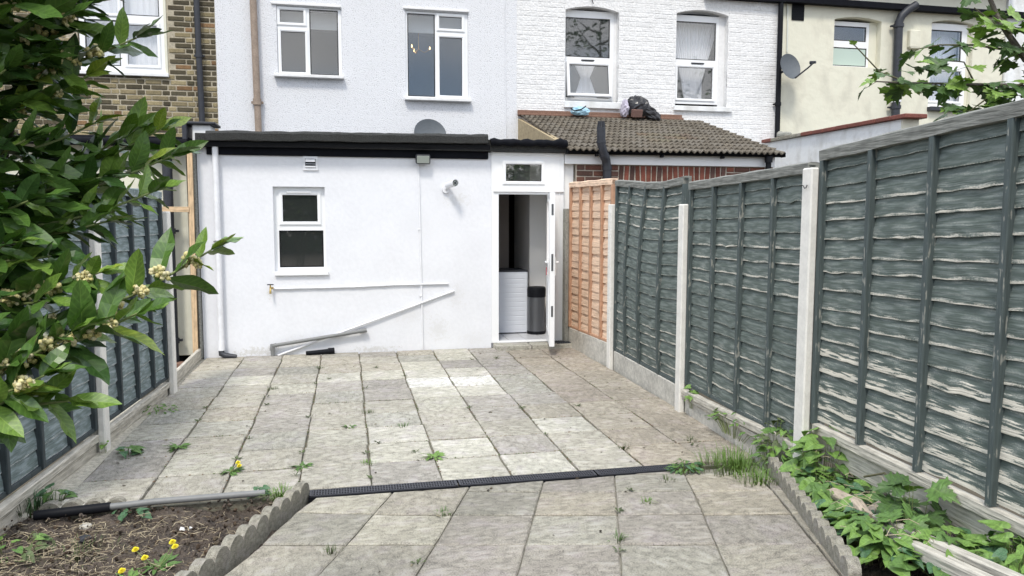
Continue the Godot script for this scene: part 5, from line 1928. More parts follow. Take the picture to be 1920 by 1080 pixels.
func build_left_bed() -> void:
	pipe("grey_hose_pipe", "grey plastic pipe lying across the bare soil bed, darker at its left end", [Vector3(-0.50, 0.022, -4.60), Vector3(-1.1, 0.018, -4.595), Vector3(-1.35, 0.01, -4.585)], 0.019, M.grey_pipe, [], "pipe")
	pipe("black_pipe_end", "thicker black pipe lying on the soil at the left fence", [Vector3(-1.34, 0.01, -4.585), Vector3(-1.72, 0.0, -4.56)], 0.027, M.black, [], "pipe")
	var m := mb()
	for k in 3400:
		var x := -1.9 + 1.55 * rng.randf()
		var z := -4.5 + 1.35 * pow(rng.randf(), 0.8)
		if rng.randf() < clampf((x + 1.2) * 1.3 + 0.15, 0.0, 0.85):
			continue
		if x > -0.36 - 0.34 * (z + 4.5):
			continue
		var a := rng.randf() * PI + 0.4
		var l := rng.randf_range(0.012, 0.085)
		var y := near_height(x, z) - 0.04 + rng.randf_range(0.0, 0.045)
		var e := Vector3(cos(a) * l, rng.randf_range(-0.012, 0.012), sin(a) * l)
		m.col = Color(1, 0.96, 0.9) * rng.randf_range(0.25, 1.6)
		var kink := Vector3(rng.randf_range(-0.2, 0.2) * l, rng.randf_range(0.0, 0.006), rng.randf_range(-0.2, 0.2) * l)
		var thick := rng.randf_range(0.0009, 0.0028)
		m.bar(Vector3(x, y, z), Vector3(x, y, z) + e * 0.5 + kink, thick, 0.0015)
		m.bar(Vector3(x, y, z) + e * 0.5 + kink, Vector3(x, y, z) + e, thick, 0.0015)
	var o := stuff(obj("dry_straw", m, M.straw))
	o.set_meta("label", "pale dry straw and grass stalks strewn over the left bed")
	m = mb()
	for k in 2600:
		var x := -1.85 + 1.5 * rng.randf()
		var z := -4.66 + 1.5 * rng.randf()
		if x > -0.34 - 0.34 * (z + 4.5):
			continue
		var s := 0.004 + 0.02 * pow(rng.randf(), 3.0)
		m.col = Color(1.0, 0.85, 0.7) * rng.randf_range(0.4, 2.2) if rng.randf() < 0.93 else Color(5.0, 4.6, 4.0)
		m.xf = Transform3D(Basis(Vector3(0, 1, 0), rng.randf() * TAU) * Basis(Vector3(1, 0, 0), rng.randf() * TAU), Vector3(x, near_height(x, z) - 0.03 + rng.randf_range(-0.02, 0.03), z))
		m.box(Vector3.ZERO, Vector3(s, s * 0.7, s * 1.3), s * 0.25)
	o = stuff(obj("soil_crumbs", m, M.soil))
	o.set_meta("label", "loose crumbs of earth and small stones on the left bed")
	m = crumple(0.032, 0.02, 0.028, 31, 0.4)
	tag(obj("pale_stone", m, M.plinth, self, spot(-1.42, -0.03, -4.42)), "round whitish stone on the straw of the left bed", "stone")
	m = crumple(0.036, 0.02, 0.03, 33, 0.4)
	tag(obj("dark_stone", m, M.iron, self, spot(-1.37, -0.03, -4.24)), "dark slaty stone just in front of the whitish stone", "stone")
	m = mb()
	m.quad(Vector3(-0.05, 0.012, 0.0), Vector3(0.0, 0.0, 0.02), Vector3(0.01, 0.016, -0.012), Vector3(-0.03, 0.03, -0.02))
	m.quad(Vector3(0.0, 0.0, 0.02), Vector3(0.06, 0.014, 0.024), Vector3(0.05, 0.02, 0.0), Vector3(0.01, 0.016, -0.012))
	tag(obj("paper_scrap", m, M.white_paint, self, Transform3D(Basis(Vector3(0, 1, 0), 0.5).scaled(Vector3(0.6, 0.7, 0.5)), Vector3(-0.88, -0.03, -4.25))), "torn white scrap lying in the dark hollow of the bed", "scrap")


# ---------------------------------------------------------------- plants

func leaf_mesh(length: float, width: float, fold: float, droop: float, wavy: float, sd: int, blunt := 0.0) -> ArrayMesh:
	# a blade along +x, face up, with a fold on its midrib
	var r := RandomNumberGenerator.new()
	r.seed = sd
	var m := MB.new()
	var n := 7
	var mid := []
	var lf := []
	var rt := []
	var tw := r.randf_range(-0.35, 0.35)
	for i in n + 1:
		var t := float(i) / n
		var w := width * 0.5 * pow(sin(PI * pow(t, 0.85 - 0.25 * blunt)), 0.85) * (1.0 if i > 0 and i < n else 0.0) + (0.0015 if i < n else 0.0)
		var y := -droop * length * t * t + 0.02 * length * sin(t * 5.0 + sd)
		var c := Vector3(length * t, y, 0.012 * length * sin(t * 4.0 + sd * 2.0))
		mid.append(c)
		var a := fold + wavy * sin(t * 11.0 + r.randf() * 2.0)
		var b := fold + wavy * sin(t * 12.0 + r.randf() * 2.0 + 2.0)
		lf.append(c + Vector3(0, sin(a + tw * t) * w, -cos(a) * w))
		rt.append(c + Vector3(0, sin(b - tw * t) * w, cos(b) * w))
	for i in n:
		for sd2 in 2:
			var e: Array = lf if sd2 == 0 else rt
			var v := 0.0 if sd2 == 0 else 1.0
			var p := [mid[i], mid[i + 1], e[i + 1], e[i]]
			var nn: Vector3 = (mid[i + 1] - mid[i]).cross(e[i + 1] - mid[i]).normalized()
			var u := [Vector2(float(i) / n, 0.5), Vector2(float(i + 1) / n, 0.5), Vector2(float(i + 1) / n, v), Vector2(float(i) / n, v)]
			if nn.length_squared() < 0.5:
				nn = (mid[i + 1] - mid[i]).cross(e[i] - mid[i]).normalized()
			if nn.y < 0.0:
				nn = -nn
				p.reverse()
				u.reverse()
			m.soft(p, [nn, nn, nn, nn], u)
	return m.mesh()


func lobed_mesh(size: float, outline: Array, droop: float, sd: int) -> ArrayMesh:
	# a flat blade whose half outline is given as (x, z); stalk at the origin, veins from there
	var r := RandomNumberGenerator.new()
	r.seed = sd
	var m := MB.new()
	var pts := []
	for p in outline:
		pts.append(Vector2(p[0], p[1]))
	for k in range(outline.size() - 2, 0, -1):
		pts.append(Vector2(outline[k][0], -outline[k][1]))
	var bend := r.randf_range(0.7, 1.3)
	var lift := func(q: Vector2) -> Vector3: return Vector3(q.x * size, size * (0.22 * absf(q.y) - droop * bend * (q.x * q.x + 0.5 * q.y * q.y) + 0.03 * sin(q.x * 9.0 + q.y * 7.0 + sd)), q.y * size)
	var heart := Vector2(0.30, 0.0)
	for k in pts.size():
		var a: Vector2 = pts[k]
		var b: Vector2 = pts[(k + 1) % pts.size()]
		var h1 := heart.lerp(a, 0.5)
		var h2 := heart.lerp(b, 0.5)
		var uv := func(q: Vector2) -> Vector2: return Vector2(clampf(q.x, 0.02, 0.98), 0.5 + 0.5 * clampf(q.y, -0.98, 0.98))
		for tr in [[heart, h1, h2], [h1, a, b], [h1, b, h2]]:
			var q0: Vector3 = lift.call(tr[0])
			var q1: Vector3 = lift.call(tr[1])
			var q2: Vector3 = lift.call(tr[2])
			var nn := (q1 - q0).cross(q2 - q0)
			if nn.length_squared() < 1e-14:
				continue
			nn = nn.normalized()
			if nn.y >= 0.0:
				m.put(q0, nn, uv.call(tr[0]))
				m.put(q2, nn, uv.call(tr[2]))
				m.put(q1, nn, uv.call(tr[1]))
			else:
				m.put(q0, -nn, uv.call(tr[0]))
				m.put(q1, -nn, uv.call(tr[1]))
				m.put(q2, -nn, uv.call(tr[2]))
	return m.mesh()


func leaf_at(p: Vector3, d: Vector3, up: Vector3, s: float) -> Transform3D:
	var x := d.normalized()
	var y := up - x * up.dot(x)
	if y.length() < 0.05:
		y = Vector3(0.3, 0.2, 0.9) - x * x.dot(Vector3(0.3, 0.2, 0.9))
	y = y.normalized()
	return Transform3D(Basis(x, y, x.cross(y)).scaled_local(Vector3(s, s, s)), p)


func blossom_mesh(sd: int) -> ArrayMesh:
	var r := RandomNumberGenerator.new()
	r.seed = sd
	var m := MB.new()
	for k in 16:
		var p := Vector3(r.randf_range(-1, 1), r.randf_range(-0.8, 1), r.randf_range(-1, 1)).normalized() * r.randf_range(0.006, 0.015)
		m.col = Color(1, 1, 1).lerp(Color(0.85, 0.8, 0.35), r.randf() * 0.7) * r.randf_range(0.8, 1.15)
		m.xf = Transform3D(Basis(Vector3(r.randf(), r.randf(), r.randf()).normalized(), r.randf() * TAU), p)
		m.lathe([Vector2(0.0, -0.0042), Vector2(0.0036, -0.001), Vector2(0.0042, 0.001), Vector2(0.0016, 0.0042), Vector2(0.0, 0.0036)], 6, true)
		m.xf = Transform3D.IDENTITY
		m.tube([Vector3.ZERO, p], [0.0009], 4, false)
	return m.mesh()


func build_laurel() -> void:
	var root := Vector3(-1.05, 0.12, -1.75)
	var t := thing("bay_laurel", "flowering bay laurel shrub with glossy leaves leaning in at the left", "shrub", Transform3D(Basis(), root))
	var shapes := []
	for k in 6:
		shapes.append(leaf_mesh(0.104 + 0.008 * (k % 3), 0.040 + 0.004 * (k % 2), 0.22 + 0.06 * (k % 3), [0.05, 0.16, -0.04, 0.22, 0.1, 0.0][k], 0.20, 100 + k))
	var blooms := [blossom_mesh(1), blossom_mesh(2), blossom_mesh(3)]
	# shoots: where each one starts and ends, how leafy it is, and whether it flowers
	var shoots := [
		[-0.62, 1.42, -1.52, -0.262, 1.585, -1.60, 0.8, 1], [-0.62, 1.40, -1.48, -0.345, 1.475, -1.49, 1.0, 1], [-0.66, 1.32, -1.44, -0.44, 1.395, -1.44, 1.0, 1], [-0.70, 1.28, -1.42, -0.47, 1.33, -1.40, 1.0, 1],
		[-0.74, 1.36, -1.50, -0.44, 1.335, -1.42, 0.9, 0], [-0.72, 1.26, -1.42, -0.52, 1.295, -1.40, 1.0, 1], [-0.70, 1.50, -1.60, -0.43, 1.545, -1.58, 1.0, 1], [-0.70, 1.52, -1.62, -0.50, 1.50, -1.52, 1.0, 1],
		[-0.70, 1.62, -1.72, -0.385, 1.705, -1.82, 1.0, 0], [-0.72, 1.66, -1.80, -0.36, 1.79, -1.90, 1.0, 0], [-0.72, 1.70, -1.85, -0.395, 1.855, -1.96, 1.0, 0], [-0.70, 1.72, -1.88, -0.47, 1.84, -1.95, 1.0, 0],
		[-0.72, 1.78, -1.80, -0.52, 1.86, -1.90, 1.0, 0], [-0.70, 1.85, -1.80, -0.50, 1.945, -1.80, 1.0, 1], [-0.72, 1.92, -1.82, -0.40, 2.03, -1.80, 1.0, 1], [-0.72, 1.98, -1.80, -0.48, 2.09, -1.78, 1.0, 1],
		[-0.74, 2.02, -1.80, -0.55, 2.10, -1.72, 1.0, 1], [-0.78, 2.0, -1.75, -0.66, 2.10, -1.70, 1.0, 1], [-0.78, 1.85, -1.72, -0.60, 1.93, -1.66, 1.0, 1], [-0.76, 1.75, -1.70, -0.58, 1.80, -1.68, 1.0, 0],
		[-0.76, 1.65, -1.66, -0.56, 1.68, -1.62, 1.0, 0], [-0.78, 1.55, -1.62, -0.58, 1.60, -1.56, 1.0, 0], [-0.78, 1.45, -1.56, -0.60, 1.50, -1.50, 1.0, 0], [-0.76, 1.34, -1.48, -0.59, 1.40, -1.43, 1.0, 1],
		[-0.74, 1.62, -1.72, -0.46, 1.64, -1.74, 1.0, 0], [-0.76, 1.70, -1.74, -0.48, 1.735, -1.80, 1.0, 0], [-0.78, 1.60, -1.64, -0.52, 1.575, -1.60, 1.0, 0], [-0.80, 1.93, -1.80, -0.58, 1.99, -1.82, 1.0, 0],
		[-0.82, 1.80, -1.76, -0.64, 1.84, -1.70, 1.0, 0], [-0.82, 2.05, -1.76, -0.62, 2.14, -1.74, 1.0, 0], [-0.76, 1.24, -1.44, -0.60, 1.27, -1.40, 1.0, 1], [-0.70, 1.74, -1.90, -0.43, 1.775, -1.93, 0.9, 0]]
	var left := []
	var single := 0
	var place := func(p: Vector3, d: Vector3, young: float) -> void:
		var up := (Vector3(0.15, 1, 0.25) + Vector3(rng.randf_range(-0.7, 0.7), rng.randf_range(-0.4, 0.4), rng.randf_range(-0.7, 0.7)))
		left.append([leaf_at(p - root, d, up, rng.randf_range(0.62, 1.05) * (0.75 if young > 0.85 else 1.0)), young])
	var nth := 0
	var m := mb()
	for s in shoots:
		nth += 1
		var lift := 0.055 if s[1] < 1.35 else 0.0
		var back := 0.0 if nth == 1 else 0.03
		var a := Vector3(s[0] - back, s[1] + lift, s[2])
		var b := Vector3(s[3] - back, s[4] + lift, s[5])
		var way := (b - a).normalized()
		var side := way.cross(Vector3.UP).normalized()
		var bow := Vector3(0, -0.02, 0) + side * rng.randf_range(-0.02, 0.02)
		var pts := []
		for k in 7:
			var f := k / 6.0
			pts.append(a.lerp(b, f) + bow * sin(PI * f) - root)
		m = mb()
		m.tube(pts, [0.0045, 0.0042, 0.0038, 0.0034, 0.003, 0.0025, 0.0018], 7)
		obj("shoot", m, M.green_twig, t)
		var n := int(a.distance_to(b) / 0.0150 * s[6])
		for k in n:
			var f := 0.12 + 0.88 * (k + 0.5) / n
			var p := a.lerp(b, f) + bow * sin(PI * f)
			var an := k * 2.4 + rng.randf_range(-0.4, 0.4)
			var d := way * rng.randf_range(0.45, 1.0) + (side * cos(an) + side.cross(way) * sin(an)) * rng.randf_range(0.7, 1.1)
			d.y += 0.12
			place.call(p, d, f)
			if s[7] == 1 and f > 0.2 and f < 0.9 and k % 3 == 0 and rng.randf() < 0.9:
				for q in rng.randi_range(1, 2):
					obj("blossom", blooms[rng.randi() % 3], M.blossom, t, Transform3D(Basis(Vector3(0.3, 1, 0.2).normalized(), rng.randf() * TAU).scaled(Vector3.ONE * rng.randf_range(0.9, 1.4)), p - root + Vector3(rng.randf_range(-0.014, 0.014), rng.randf_range(-0.002, 0.012), rng.randf_range(0.0, 0.018))))
		for k in 3:
			place.call(b, way + side * (k - 1.0) * 0.5 + Vector3(0, 0.1 * k, 0), 1.0)
	# the dense older growth behind, and its wood
	for k in 1500:
		var y := 1.33 + 1.05 * rng.randf()
		var c := Vector3(-0.98 + 0.19 * (y - 1.3), y, -1.60 - 0.22 * (y - 1.3))
		var an := rng.randf() * TAU
		var r := (0.30 + 0.04 * sin(y * 9.0 + an * 2.0)) * sqrt(rng.randf())
		var p := c + Vector3(cos(an) * r, 0, sin(an) * r * 0.8)
		var d := Vector3(cos(an), rng.randf_range(-0.4, 0.5), sin(an) * 0.7 + rng.randf_range(-0.3, 0.5))
		place.call(p, d, -1.0)
	var mats := [M.leaf_dark, M.leaf_mid, M.leaf_bright, M.leaf_lime, M.leaf_olive]
	var rest := []
	for e in left:
		var young: float = e[1]
		if young >= 0.0 and single < 300:
			var c := 1
			var x := rng.randf()
			if young > 0.8:
				c = 2 if x < 0.6 else (3 if x < 0.72 else 1)
			elif young > 0.4:
				c = 1 if x < 0.6 else (2 if x < 0.9 else 0)
			else:
				c = 0 if x < 0.5 else 1
			if rng.randf() < 0.015:
				c = 3
			obj("leaf", shapes[rng.randi() % 6], mats[c], t, e[0])
			single += 1
		else:
			rest.append(e)
	for c in 3:
		var mm := MultiMesh.new()
		mm.transform_format = MultiMesh.TRANSFORM_3D
		var mine := []
		for k in rest.size():
			var kind := 2 if k % 9 == 4 else (1 if k % 2 == 0 else 0)
			if kind == c:
				mine.append(rest[k][0])
		mm.mesh = shapes[c * 2]
		mm.instance_count = mine.size()
		for k in mine.size():
			mm.set_instance_transform(k, mine[k])
		var o := MultiMeshInstance3D.new()
		o.name = numbered(t, "inner_leaves")
		o.multimesh = mm
		o.material_override = [M.leaf_dark, M.leaf_mid, M.leaf_bright][c]
		t.add_child(o, true)
		stuff(o)
	m = mb()
	for k in 9:
		var an := TAU * k / 9.0
		m.tube([Vector3(0.03 * cos(an), -0.1, 0.03 * sin(an)), Vector3(0.08 * cos(an) + 0.06, 0.7, 0.08 * sin(an) + 0.05), Vector3(0.20 * cos(an) + 0.08, 1.35, 0.18 * sin(an) - 0.05), Vector3(0.26 * cos(an) + 0.12, 1.85, 0.22 * sin(an) - 0.12)], [0.014, 0.010, 0.006, 0.003], 8)
	obj("stem", m, M.twig, t)


func maple_outline() -> Array:
	return [[0.0, 0.02], [-0.04, 0.16], [-0.10, 0.34], [0.05, 0.30], [0.06, 0.52], [0.20, 0.60], [0.22, 0.80], [0.34, 0.62], [0.50, 0.58], [0.40, 0.40], [0.44, 0.26], [0.60, 0.36], [0.62, 0.26], [0.78, 0.24], [0.76, 0.12], [1.0, 0.0]]


func build_maple() -> void:
	var root := Vector3(4.9, 0.0, -3.1)
	var t := thing("sycamore_tree", "young sycamore tree beyond the right fence reaching in with bright spring leaves", "tree", Transform3D(Basis(), root))
	var shapes := []
	for k in 4:
		shapes.append(lobed_mesh(0.115, maple_outline(), 0.12 + 0.10 * k, 300 + k))
	var m := mb()
	m.tube([Vector3(0, -0.3, 0), Vector3(0.05, 1.0, 0.02), Vector3(0.0, 2.0, 0.0), Vector3(-0.08, 3.2, -0.05), Vector3(0.0, 4.6, 0.0)], [0.075, 0.062, 0.05, 0.036, 0.012], 12)
	obj("trunk", m, M.bark, t)
	var limbs := [
		[[4.85, 1.7, -3.15], [4.2, 2.25, -3.45], [3.67, 2.52, -3.60], [3.53, 2.73, -3.65], [3.42, 2.98, -3.68]], [[4.8, 2.0, -3.1], [4.1, 2.32, -3.5], [3.62, 2.38, -3.62], [3.30, 2.385, -3.68], [2.98, 2.39, -3.74], [2.84, 2.40, -3.78]],
		[[3.05, 2.39, -3.73], [2.90, 2.45, -3.78], [2.76, 2.60, -3.82]], [[3.62, 2.56, -3.61], [3.42, 2.60, -3.68], [3.22, 2.60, -3.72], [3.09, 2.575, -3.76]], [[3.58, 2.66, -3.62], [3.45, 2.70, -3.60], [3.34, 2.78, -3.62]],
		[[3.80, 2.46, -3.58], [3.60, 2.36, -3.60], [3.45, 2.30, -3.62], [3.36, 2.22, -3.66]], [[3.4, 2.4, -3.66], [3.33, 2.50, -3.66], [3.22, 2.52, -3.70]], [[3.75, 2.5, -3.55], [3.66, 2.64, -3.5], [3.60, 2.76, -3.48]], [[3.85, 2.42, -3.55], [3.72, 2.34, -3.52], [3.60, 2.26, -3.55]]]
	var radii := [0.035, 0.016, 0.006, 0.008, 0.007, 0.01, 0.005, 0.008, 0.007]
	for i in limbs.size():
		var pts := []
		var rr := []
		var l: Array = limbs[i]
		for k in l.size():
			pts.append(Vector3(l[k][0], l[k][1], l[k][2]) - root)
			rr.append(lerpf(radii[i], 0.003 if i else 0.010, pow(float(k) / (l.size() - 1), 0.7)))
		m = mb()
		m.tube(pts, rr, 8)
		obj("branch", m, M.bark if i < 2 else M.twig, t)
		if i == 2:
			obj("leaf", shapes[0], M.maple_bright, t, leaf_at(pts[-1], Vector3(-0.6, 0.5, 0), Vector3.UP, 0.4))
		# leaves hang in opposite pairs on long stalks
		for k in l.size() - 1:
			var seg: float = pts[k].distance_to(pts[k + 1])
			var pairs := int(seg / 0.055)
			for q in pairs:
				var p: Vector3 = pts[k].lerp(pts[k + 1], (q + 0.5) / pairs)
				if p.x + root.x > 3.95 or i == 2 or (i == 1 and k < 2) or (i == 0 and k < 2 and rng.randf() < 0.6):
					continue
				for sg in [-1.0, 1.0]:
					if rng.randf() < 0.15:
						continue
					var an := rng.randf() * TAU
					var d := Vector3(cos(an), rng.randf_range(-0.5, 0.3), sin(an) * sg)
					var stalk := d * rng.randf_range(0.03, 0.07)
					m = mb()
					m.tube([p, p + stalk], [0.0014], 4, false)
					obj("leaf_stalk", m, M.green_twig, t)
					obj("leaf", shapes[rng.randi() % 4], M.maple_bright if rng.randf() < 0.45 else M.maple_dark, t, leaf_at(p + stalk, d + Vector3(0, -0.35, 0), Vector3(rng.randf_range(-0.5, 0.5), 1, rng.randf_range(-0.2, 0.9)), rng.randf_range(0.6, 1.15)))
	for k in 26:
		var an := rng.randf() * TAU
		var p := Vector3(3.36 + 0.09 * cos(an), 2.20 + rng.randf_range(-0.03, 0.06), -3.66 + 0.09 * sin(an)) if k < 14 else Vector3(2.98 + 0.13 * cos(an), 2.42 + rng.randf_range(-0.06, 0.07), -3.74 + 0.09 * sin(an))
		obj("leaf", shapes[k % 4], M.maple_dark if k % 3 else M.maple_bright, t, leaf_at(p - root, Vector3(cos(an), -0.15, sin(an)), Vector3(0, 1, 0.4), rng.randf_range(0.6, 1.0)))


func bindweed_outline() -> Array:
	return [[0.02, 0.02], [-0.14, 0.16], [-0.16, 0.30], [-0.04, 0.40], [0.14, 0.42], [0.36, 0.36], [0.60, 0.25], [0.82, 0.11], [1.0, 0.0]]


func clump(called: String, label: String, category: String, c: Vector3, rx: float, rz: float, hi: float, n: int, shapes: Array, mats: Array, s0: float, s1: float, stems := true, group := "") -> void:
	# a low leafy plant: stalks rising from its root, leaves held out flat at several heights
	var t := thing(called, label, category, Transform3D(Basis(), c), group)
	var m := mb()
	for k in n:
		var an := rng.randf() * TAU
		var r := sqrt(rng.randf())
		var x := cos(an) * r * rx
		var z := sin(an) * r * rz
		var y := hi * (1.0 - 0.65 * r * r) * rng.randf_range(0.35, 1.05) + near_height(c.x + x, c.z + z) - near_height(c.x, c.z)
		if c.z > -4.3 and c.x > 1.5 and c.x + x < 2.66 - 0.3836 * (c.z + z + 4.24):
			continue
		var p := Vector3(x, y, z)
		if stems:
			m.tube([Vector3(x * 0.5, -0.04, z * 0.5), Vector3(x * 0.8, y * 0.6, z * 0.8), p], [0.0022, 0.0018, 0.0014], 4, false)
		var d := Vector3(cos(an) + rng.randf_range(-0.6, 0.6), rng.randf_range(-0.35, 0.25), sin(an) + rng.randf_range(-0.6, 0.6))
		obj("leaf", shapes[rng.randi() % shapes.size()], mats[rng.randi() % mats.size()], t, leaf_at(p, d, Vector3(rng.randf_range(-0.4, 0.2), 1, rng.randf_range(-0.1, 0.6)), rng.randf_range(s0, s1)))
	if stems:
		obj("stems", m, M.green_twig, t)


func tuft(label: String, c: Vector3, n: int, hi: float, spread: float, m: Material, group := "", called := "grass_tuft", category := "grass tuft") -> Node:
	var q := mb()
	for k in n:
		var an := rng.randf() * TAU
		var r := spread * rng.randf()
		var l := hi * rng.randf_range(0.5, 1.1)
		var lean := rng.randf_range(0.15, 0.9)
		var d := Vector3(cos(an), 0, sin(an))
		var s := d.cross(Vector3.UP) * rng.randf_range(0.0015, 0.003)
		var p0 := d * r * 0.85 - Vector3(0, 0.015, 0)
		var p1 := p0 + d * l * lean * 0.35 + Vector3(0, l * 0.6, 0)
		var p2 := p0 + d * l * lean + Vector3(0, l * (0.95 - lean * 0.5), 0)
		q.col = Color(1, 1, 1).lerp(Color(1.7, 1.3, 0.8), pow(rng.randf(), 3.0)) * rng.randf_range(0.7, 1.25)
		var nn := Vector3(0, 1, 0) + d * 0.3
		q.soft([p0 - s, p0 + s, p1 + s * 0.8, p1 - s * 0.8], [nn, nn, nn, nn], [Vector2(0.1, 0.7), Vector2(0.1, 0.8), Vector2(0.5, 0.8), Vector2(0.5, 0.7)])
		q.soft([p1 - s * 0.8, p1 + s * 0.8, p2, p2], [nn, nn, nn, nn], [Vector2(0.5, 0.7), Vector2(0.5, 0.8), Vector2(0.9, 0.8), Vector2(0.9, 0.7)])
	return tag(obj(called, q, m, self, Transform3D(Basis(), c)), label, category, group)


func rosette(label: String, c: Vector3, size: float, n: int, shape: Mesh, m: Material, flowers: Array, called := "dandelion", category := "dandelion", group := "") -> void:
	var t := thing(called, label, category, Transform3D(Basis(), c), group)
	for k in n:
		var an := k * 2.4 + rng.randf_range(-0.3, 0.3)
		var d := Vector3(cos(an), rng.randf_range(0.08, 0.55), sin(an))
		obj("leaf", shape, m, t, leaf_at(Vector3(d.x, 0, d.z) * 0.008, d, Vector3.UP, size * rng.randf_range(0.65, 1.1)))
	for f in flowers:
		var q := mb()
		var top := Vector3(f[0], f[1], f[2])
		q.tube([Vector3.ZERO, Vector3(top.x * 0.7, top.y * 0.6, top.z * 0.7), top], [0.0022], 6)
		obj("flower_stalk", q, M.green_twig, t)
		q = mb()
		for ring in 4:
			for k in 16:
				var an := TAU * (k + ring * 0.5) / 16.0
				var r: float = 0.0165 - 0.0036 * ring
				var d := Vector3(cos(an), 0, sin(an))
				var s := d.cross(Vector3.UP) * 0.0024
				var y0 := 0.002 * ring
				var p1 := d * r + Vector3(0, y0 + 0.004 + 0.002 * ring, 0)
				q.col = Color(1, 1, 1) * rng.randf_range(0.85, 1.1)
				q.quad(Vector3(0, y0, 0) - s * 0.4, Vector3(0, y0, 0) + s * 0.4, p1 + s, p1 - s)
		obj("flower", q, M.yellow, t, Transform3D(Basis(Vector3(0.5, 0.2, 0.3).normalized(), 0.35), top))


func where_joint(x: float, z: float) -> String:
	# which joint of the paving, told by counting the long joints from the left
	var nth := ["first", "second", "third", "fourth", "fifth", "sixth", "seventh", "eighth", "ninth", "tenth"]
	if z > -4.52:
		return "on the garden path, %s, %s" % [["nearest the viewer", "midway along", "just below the drain"][clampi(int((-z - 3.0) / 0.5), 0, 2)], ["left of its middle", "towards its middle", "right of its middle", "near the right edging"][clampi(int((x + 0.1) / 0.65), 0, 3)]]
	var far := ["at the drain", "one slab past the drain", "two slabs past the drain", "three slabs past the drain", "four slabs past the drain", "five slabs past the drain", "six slabs past the drain", "seven slabs past the drain", "two slabs from the house", "one slab from the house"]
	return "%s the %s long joint, %s" % ["in" if absf(fposmod((x + 1.21) / 0.445 + 0.5, 1.0) - 0.5) < 0.12 else "just right of", nth[clampi(int((x + 1.21) / 0.445 + 0.12), 0, 9)], far[clampi(int((-z - 4.655) / 0.4447), 0, 9)]]


